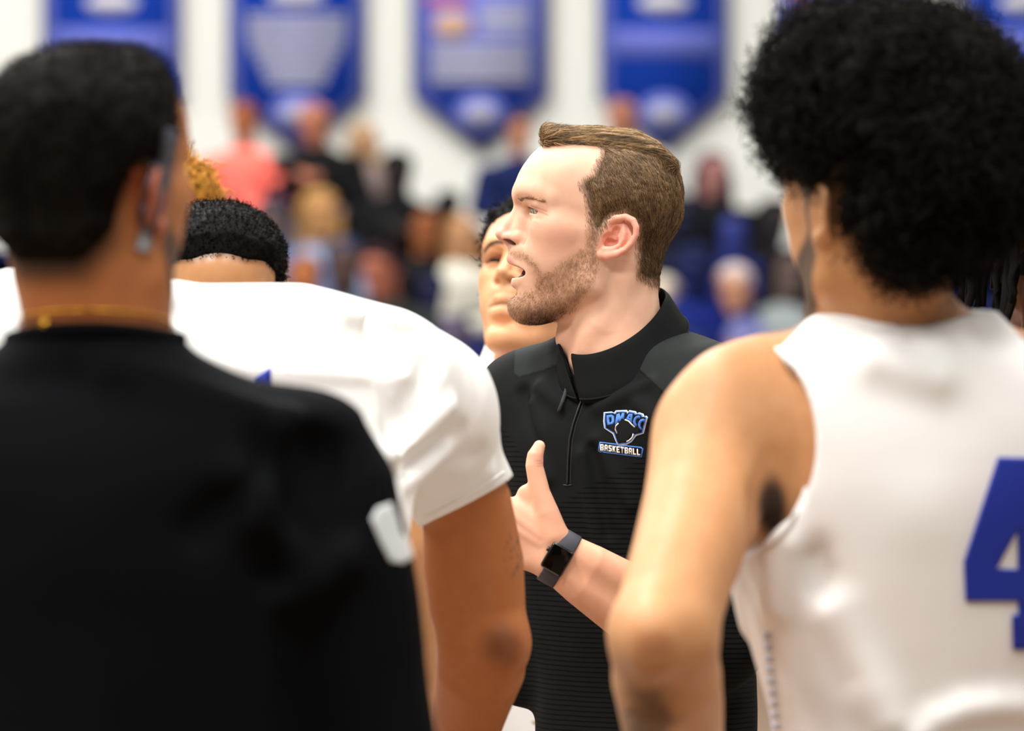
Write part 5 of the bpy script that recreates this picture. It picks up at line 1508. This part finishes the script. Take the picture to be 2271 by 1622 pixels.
# ------------------------------------------------------------------ gym hall
def quad_plane(name, pts, mat):
    o = make_mesh(name, np.array(pts, float), np.array([[0, 1, 2, 3]]), mat, smooth=False)
    o['kind'] = 'structure'
    return o
def box_vf(x0, x1, y0, y1, z0, z1):
    V = np.array([(x, y, z_) for x in (x0, x1) for y in (y0, y1) for z_ in (z0, z1)], float)
    F = np.array([(0, 1, 3, 2), (4, 6, 7, 5), (0, 4, 5, 1), (2, 3, 7, 6), (0, 2, 6, 4), (1, 5, 7, 3)])
    return V, F
WALL_Y = 31.0
def build_hall():
    m, nt, b = new_mat('maple_floor')
    tc = nd(nt, 'ShaderNodeTexCoord'); br = nd(nt, 'ShaderNodeTexBrick')
    br.inputs['Scale'].default_value = 4.0; br.inputs['Color1'].default_value = (*lin((132, 108, 86)), 1); br.inputs['Color2'].default_value = (*lin((118, 95, 74)), 1)
    br.inputs['Mortar'].default_value = (*lin((120, 84, 50)), 1); br.inputs['Mortar Size'].default_value = 0.004; br.inputs['Brick Width'].default_value = 4.0; br.inputs['Row Height'].default_value = 0.23
    nt.links.new(tc.outputs['Object'], br.inputs['Vector']); nt.links.new(br.outputs['Color'], b.inputs['Base Color'])
    b.inputs['Roughness'].default_value = 0.35
    quad_plane('floor', [(-16, -8, 0), (16, -8, 0), (16, WALL_Y, 0), (-16, WALL_Y, 0)], m)
    wm = cloth('painted_block', lin((232, 231, 224)), 0.8, 0.2, 0.15, 60, vary=0.03)
    quad_plane('wall_back', [(-16, WALL_Y, 0), (16, WALL_Y, 0), (16, WALL_Y, 9.5), (-16, WALL_Y, 9.5)], wm)
    quad_plane('wall_left', [(-16, -8, 0), (-16, WALL_Y, 0), (-16, WALL_Y, 9.5), (-16, -8, 9.5)], wm)
    quad_plane('wall_right', [(16, WALL_Y, 0), (16, -8, 0), (16, -8, 9.5), (16, WALL_Y, 9.5)], wm)
    # banners
    blue = cloth('banner_blue', lin((18, 62, 172)), 0.8, 0.15, 0.1, 300); lav = cloth('banner_lavender', lin((108, 118, 204)), 0.8, 0.15, 0.1, 300)
    grey = cloth('banner_print_grey', lin((178, 178, 196)), 0.8, 0.15); pale = cloth('banner_print_pale', lin((214, 212, 222)), 0.8, 0.15)
    edge = cloth('banner_hem_grey', lin((92, 96, 120)), 0.8, 0.15); peach = cloth('banner_print_peach', lin((214, 176, 150)), .8); red = cloth('banner_print_red', lin((206, 110, 120)), .8)
    YB = WALL_Y - 0.10; sb = YB / FPX
    def slab(name, loops, y, mat, parent, th=0.006):
        P, Tt = poly_mesh([[((x - 1135.5) * sb, CAMZ - (y_ - 811) * sb) for x, y_ in l] for l in loops])
        n = len(P)
        A = np.stack([P[:, 0], np.full(n, y), P[:, 1]], 1); B = A + [0, th, 0]
        a, b_, c_ = A[Tt[:, 0]], A[Tt[:, 1]], A[Tt[:, 2]]
        fl = np.cross(b_ - a, c_ - a)[:, 1] > 0
        Tt = Tt.copy(); Tt[fl] = Tt[fl][:, ::-1]
        R = []; o_ = 0
        for l in loops:
            k = len(l); R += [(o_ + i, o_ + (i + 1) % k, n + o_ + (i + 1) % k, n + o_ + i) for i in range(k)]; o_ += k
        return make_mesh(name, np.concatenate([A, B]), [Tt, (Tt + n)[:, ::-1], np.array(R)], mat, parent, smooth=False)
    def pent(x0, x1, ins, top=-420, side=216, tip=340):
        h_ = (x1 - x0) / 2; xm = (x0 + x1) / 2
        return [(x0 + ins, top + ins), (x1 - ins, top + ins), (x1 - ins, side - ins * .3), (xm, tip - ins * 1.2), (x0 + ins, side - ins * .3)]
    def oval(cx, cy, rx, ry, n=20): return [(cx + rx * math.cos(t), cy + ry * math.sin(t)) for t in np.linspace(0, 2 * math.pi, n, endpoint=False)]
    def lines(par, x0, x1, y0, y1, n, mat, taper=0.0, nm='banner_print'):
        r = np.random.default_rng(int(x0) + int(y0))
        st = (y1 - y0) / n
        for i in range(n):
            ins = taper * max(0, i / n - .3) * (x1 - x0) * .5
            slab(nm, [[(x0 + ins, y0 + i * st), (x1 - ins, y0 + i * st), (x1 - ins, y0 + i * st + st * .72), (x0 + ins, y0 + i * st + st * .72)]], YB - .008, mat, par, .003)
    specs = [(92, 404, 'blue pennant banner hanging on the white wall, above the black-topped player', 'a'), (504, 812, 'blue pennant banner with a tapering block of print above the coral shirt', 'b'),
             (912, 1218, 'blue pennant banner with red and peach print, just beside the coach\'s quiff', 'c'), (1328, 1618, 'blue pennant banner with one pale band directly above the coach', 'd'),
             (1728, 2020, 'blue pennant banner almost hidden behind the big afro', 'e'), (2126, 2420, 'blue pennant banner in the upper corner beyond the afro', 'd')]
    for x0, x1, lab, kind in specs:
        base = tag(slab('banner', [pent(x0, x1, 0)], YB, edge, None), lab, 'banner', 'championship banners on the wall')
        slab('banner_border', [pent(x0, x1, 7)], YB - .003, lav, base)
        slab('banner_field', [pent(x0, x1, 26)], YB - .006, blue, base)
        xm = (x0 + x1) / 2; h_ = x1 - x0
        slab('banner_crest', [oval(xm, 252, 58, 44)], YB - .009, lav, base, .003); slab('banner_crest_print', [oval(xm, 252, 36, 24)], YB - .011, grey, base, .002)
        if kind in 'ad':
            slab('banner_disc', [oval(xm, 6, 58, 24)], YB - .009, pale, base, .003)
            slab('banner_band', [[(x0 + 30, 62), (x1 - 30, 66), (x1 - 30, 128), (x0 + 30, 124)]], YB - .009, lav, base, .003)
            lines(base, x0 + 40, x1 - 40, 72, 118, 2, pale)
        if kind == 'b':
            slab('banner_disc', [oval(xm, -10, 62, 24)], YB - .009, pale, base, .003)
            lines(base, x0 + 44, x1 - 44, 32, 196, 9, grey, .75)
        if kind in 'ce':
            slab('banner_block', [[(x0 + 34, -60), (x1 - 34, -60), (x1 - 34, 200), (x0 + 34, 200)]], YB - .0075, lav, base, .002)
            slab('banner_band', [[(x0 + 34, -10), (x0 + 130, -10), (x0 + 130, 14), (x0 + 34, 14)]], YB - .010, red, base, .003)
            slab('banner_disc', [oval(x0 + 92, 58, 44, 30)], YB - .010, peach, base, .003)
            lines(base, x0 + 44, x1 - 44, 96, 186, 5, grey)
            lines(base, x0 + 150, x1 - 44, 10, 80, 3, grey)
    # bleachers
    navy = plain('bleacher_navy_plastic', lin((22, 34, 92)), .5, .3); dk = plain('bleacher_steel', lin((18, 26, 64)), .5, .3)
    for i, (yb, zs) in enumerate(ROWS):
        root = thing('bleacher_row', ['topmost navy bleacher row against the white wall', 'second navy bleacher row from the wall', 'third navy bleacher row from the wall', 'fourth navy bleacher row from the wall', 'lowest navy bleacher row nearest the court'][i], 'bleacher', (0, yb, 0), 'navy bleacher rows')
        v, f_ = box_vf(-9, 9, yb - .20, yb + .22, zs - .06, zs); make_mesh('seat', v, f_, navy, root, smooth=False)
        v, f_ = box_vf(-9, 9, yb - .60, yb - .205, zs - .46, zs - .40); make_mesh('footboard', v, f_, dk, root, smooth=False)
        v, f_ = box_vf(-9, 9, yb + .10, yb + .16, 0.0, zs - .061); make_mesh('riser', v, f_, dk, root, smooth=False)
ROWS = [(28.6, 2.27), (27.75, 1.91), (26.9, 1.55), (26.05, 1.19), (25.2, 0.83)]

# ------------------------------------------------------------------ spectators
def crowd_proto(kind):
    """a seated figure looking at the camera, seat at the origin; returns dict of (V, Q)"""
    h = .016
    lo, hi = (-.42, -.66, -.52), (.42, .28, 1.0)
    out = {}
    def fld(): return Field(lo, hi, h)
    lean = {0: -.02, 1: -.12, 2: -.05}[kind]
    hz = {0: .74, 1: .70, 2: .73}[kind]
    hc = np.array([0.0 if kind != 2 else .02, lean * 1.3 - .02, hz])
    f = Field(lo, hi, .011)
    f.xf(head_rot(90 + {0: 0, 1: -16, 2: 20}[kind], {0: 4, 1: 18, 2: 6}[kind]), hc, HS * 1.02)
    head(f, open_mouth=False, fine=False)
    f.xf()
    hands = [(-.10, -.42, .20), (.10, -.42, .20)] if kind != 1 else [(-.04, -.36, .42), (.05, -.38, .40)]
    for s, hp in zip((-1, 1), hands):
        f.chain([(s * .2, lean, .50), (s * .25, -.10, .26), hp, np.array(hp) + [-s * .05, -.05, -.02]], [.035, .032, .03, .022], .02)
    f.chain([(0, lean, .5), (0, lean * .3, .0)], [.10, .12], .03)
    for s in (-1, 1):
        f.chain([(s * .09, -.02, .06), (s * .13, -.42, .04), (s * .12, -.40, -.36)], [.05, .045, .03], .02)
    out['body'] = f.mesh()
    f.xf(head_rot(90 + {0: 0, 1: -16, 2: 20}[kind], {0: 4, 1: 18, 2: 6}[kind]), hc, HS * 1.02)
    poly = FULL if kind != 2 else [(1190, 352), (1230, 372), (1262, 430), (1290, 520), (1300, 640), (1560, 760), (1600, 200), (1170, 200)]
    fh = shell(f, poly, 26, .7)
    if kind == 2:
        fh.xf(); fh.chain([hc + [-.07, .06, 0], hc + [-.09, .02, -.20]], [.045, .035], .03); fh.chain([hc + [.07, .06, 0], hc + [.09, .02, -.20]], [.045, .035], .03)
    out['hair'] = fh.mesh()
    g = fld()
    g.chain([(0, lean, .44), (0, lean * .6, .25), (0, -.02, .08)], [.17, .18, .18], 0)
    g.ell((0, lean, .46), (.255, .13, .12), k=.05)
    for s, hp in zip((-1, 1), hands):
        g.chain([(s * .22, lean, .47), (s * .29, -.10, .26), np.array(hp) * .85 + np.array([s * .25, -.10, .26]) * .15], [.082, .075, .055], .03)
    out['top'] = g.mesh()
    g = fld()
    g.ell((0, 0, .08), (.18, .16, .10))
    for s in (-1, 1):
        g.chain([(s * .09, -.02, .075), (s * .13, -.44, .06), (s * .12, -.42, -.32)], [.092, .078, .058], .04)
    out['trousers'] = g.mesh()
    g = fld()
    for s in (-1, 1): g.chain([(s * .12, -.40, -.345), (s * .13, -.56, -.36)], [.046, .04], .0)
    g.cut_plane((0, 0, -.398), (0, 0, -1))
    out['shoes'] = g.mesh()
    return out

def build_crowd():
    protos = []
    for k in range(3):
        d = crowd_proto(k); md = {}
        for part, (V, Q) in d.items():
            o = make_mesh(part, V, Q, None)
            o.data.materials.append(None)
            md[part] = o.data; bpy.data.objects.remove(o)
        protos.append(md)
    cache = {}
    def cm(col, kind):
        key = (tuple(col), kind)
        if key not in cache:
            cache[key] = cloth('spectator_' + kind, lin(col), .85, .15, .1, 200) if kind != 'skin' else plain('spectator_skin', lin(np.array(col) * .9), .6, .2)
        return cache[key]
    ppl = [  # px, py of the head, row, posture, skin, hair, top, trousers, label
        (543, 258, 0, 0, (176, 104, 66), (120, 66, 40), (246, 116, 102), (96, 116, 160), 'spectator in a bright coral shirt on the top bleacher row'),
        (705, 266, 0, 1, (196, 124, 96), (176, 116, 90), (14, 14, 16), (84, 102, 140), 'bald spectator in a black top next to the coral shirt'),
        (806, 300, 0, 2, (206, 160, 124), (176, 146, 100), (140, 122, 118), (96, 126, 182), 'spectator with long blond hair and a grey-mauve top'),
        (872, 372, 1, 1, (40, 32, 30), (10, 9, 10), (8, 8, 10), (10, 10, 14), 'spectator bundled in black beside the long-haired blond'),
        (1150, 286, 0, 0, (190, 128, 100), (80, 58, 50), (18, 30, 74), (20, 26, 50), 'spectator in navy just in front of the coach\'s forehead'),
        (1390, 258, 0, 1, (194, 130, 104), (160, 108, 86), (180, 180, 184), (40, 50, 90), 'spectator whose head peeks over the coach\'s hair'),
        (1582, 372, 1, 2, (176, 122, 116), (50, 22, 44), (8, 8, 12), (18, 28, 92), 'spectator with maroon hair and a black top behind the coach\'s head'),
        (706, 462, 2, 2, (200, 146, 96), (176, 134, 76), (136, 144, 172), (40, 58, 130), 'spectator with sandy hair and a pale blue-grey top'),
        (940, 494, 2, 0, (156, 92, 52), (12, 10, 12), (8, 9, 14), (40, 50, 108), 'spectator with a dark cap of hair in a black top'),
        (1004, 470, 1, 1, (20, 18, 24), (8, 8, 12), (10, 12, 30), (10, 12, 26), 'hooded spectator in near-black beside the dark cap of hair'),
        (850, 566, 3, 1, (178, 106, 84), (40, 22, 26), (40, 44, 42), (20, 30, 50), 'spectator with dark brown hair leaning forward in dark grey'),
        (762, 572, 3, 0, (90, 70, 66), (30, 50, 84), (44, 92, 98), (30, 50, 60), 'spectator in a teal top on the fourth row'),
        (672, 606, 3, 0, (186, 112, 66), (120, 78, 50), (30, 38, 90), (16, 22, 54), 'spectator with light brown hair just above the white T-shirt'),
        (862, 668, 3, 2, (176, 112, 62), (146, 98, 48), (160, 158, 148), (40, 50, 90), 'spectator with tan hair and an off-white top, just over the white sleeve'),
        (1026, 512, 2, 2, (206, 154, 112), (166, 118, 72), (206, 202, 188), (24, 30, 80), 'spectator in cream beside the young player\'s twisted hair'),
        (1628, 628, 3, 1, (222, 162, 128), (206, 190, 180), (120, 122, 174), (70, 76, 130), 'pale-haired spectator in a lavender top beside the afro'),
        (1742, 592, 3, 2, (100, 84, 80), (20, 16, 18), (142, 150, 152), (40, 46, 60), 'spectator in a light grey jacket against the afro player\'s cheek'),
        (1712, 478, 2, 0, (40, 34, 36), (8, 8, 10), (8, 9, 14), (12, 16, 36), 'spectator in black right above the light grey jacket'),
        (1474, 648, 3, 0, (222, 198, 178), (222, 212, 196), (26, 56, 190), (14, 24, 80), 'white-haired spectator in royal blue behind the coach\'s collar'),
        (1546, 560, 3, 1, (16, 28, 84), (10, 18, 56), (12, 28, 100), (12, 22, 80), 'spectator hunched in a navy hooded top behind the coach\'s neck'),
        (1512, 470, 2, 0, (22, 26, 50), (10, 10, 16), (10, 14, 36), (10, 16, 48), 'dark-haired spectator in midnight blue hard by the back of the coach\'s head'),
        (1612, 500, 2, 1, (60, 70, 150), (14, 14, 20), (26, 34, 96), (10, 12, 26), 'spectator holding something blue below the maroon-haired one'),
        (1010, 742, 4, 0, (90, 80, 104), (76, 68, 92), (66, 62, 90), (30, 30, 50), 'spectator in dull purple low beside the young player\'s jaw'),
        (616, 476, 2, 1, (110, 92, 90), (20, 30, 52), (92, 112, 152), (50, 70, 120), 'spectator in a faded denim jacket below the coral shirt'),
        (500, 470, 2, 0, (150, 100, 80), (20, 26, 46), (50, 70, 130), (30, 40, 84), 'spectator in blue mostly behind the bowed player'),
        (952, 640, 3, 0, (28, 32, 70), (12, 14, 34), (26, 36, 96), (14, 18, 50), 'dark spectator in navy beside the off-white top'),
    ]
    for i, (px, py, row, kd, skc, hrc, tpc, trc, lab) in enumerate(ppl):
        yb, zs = ROWS[row]
        hl_ = {0: (0.0, -.046, .79), 1: (0, -.176, .75), 2: (.02, -.085, .78)}[kd]
        Yh = yb + hl_[1]
        p_ = W(px, py, Yh)
        # seat height follows the row; people differ in size
        want = p_[2] - zs
        sc = float(np.clip(want / hl_[2], .80, 1.22))
        root = thing('spectator', lab, 'person', (p_[0] - hl_[0] * sc, yb, zs), 'spectators on the bleachers')
        for part, me in protos[kd].items():
            o = bpy.data.objects.new(part, me); COL.objects.link(o); o.parent = root
            col = {'body': skc, 'hair': hrc, 'top': tpc, 'trousers': trc, 'shoes': (40, 40, 46)}[part]
            o.material_slots[0].link = 'OBJECT'; o.material_slots[0].material = cm(col, 'skin' if part == 'body' else 'cloth')
        root.scale = (sc, sc, sc)
        root.rotation_euler = (0, 0, math.radians((i * 37) % 30 - 15))
mats()
build_hall()
build_coach()
build_black_top()
build_afro()
build_tee()
build_face()
build_bowed()
build_peek(338, 562, 6.45, 90, 5, (150, 96, 60), (196, 142, 62), 'player with bleached golden curls, mostly hidden behind the black-topped player', 'gold')
build_peek(2345, 560, 5.25, -70, 5, (120, 76, 48), (16, 13, 12), 'player with long black locs at the picture edge, partly behind the afro', 'locs')
build_crowd()
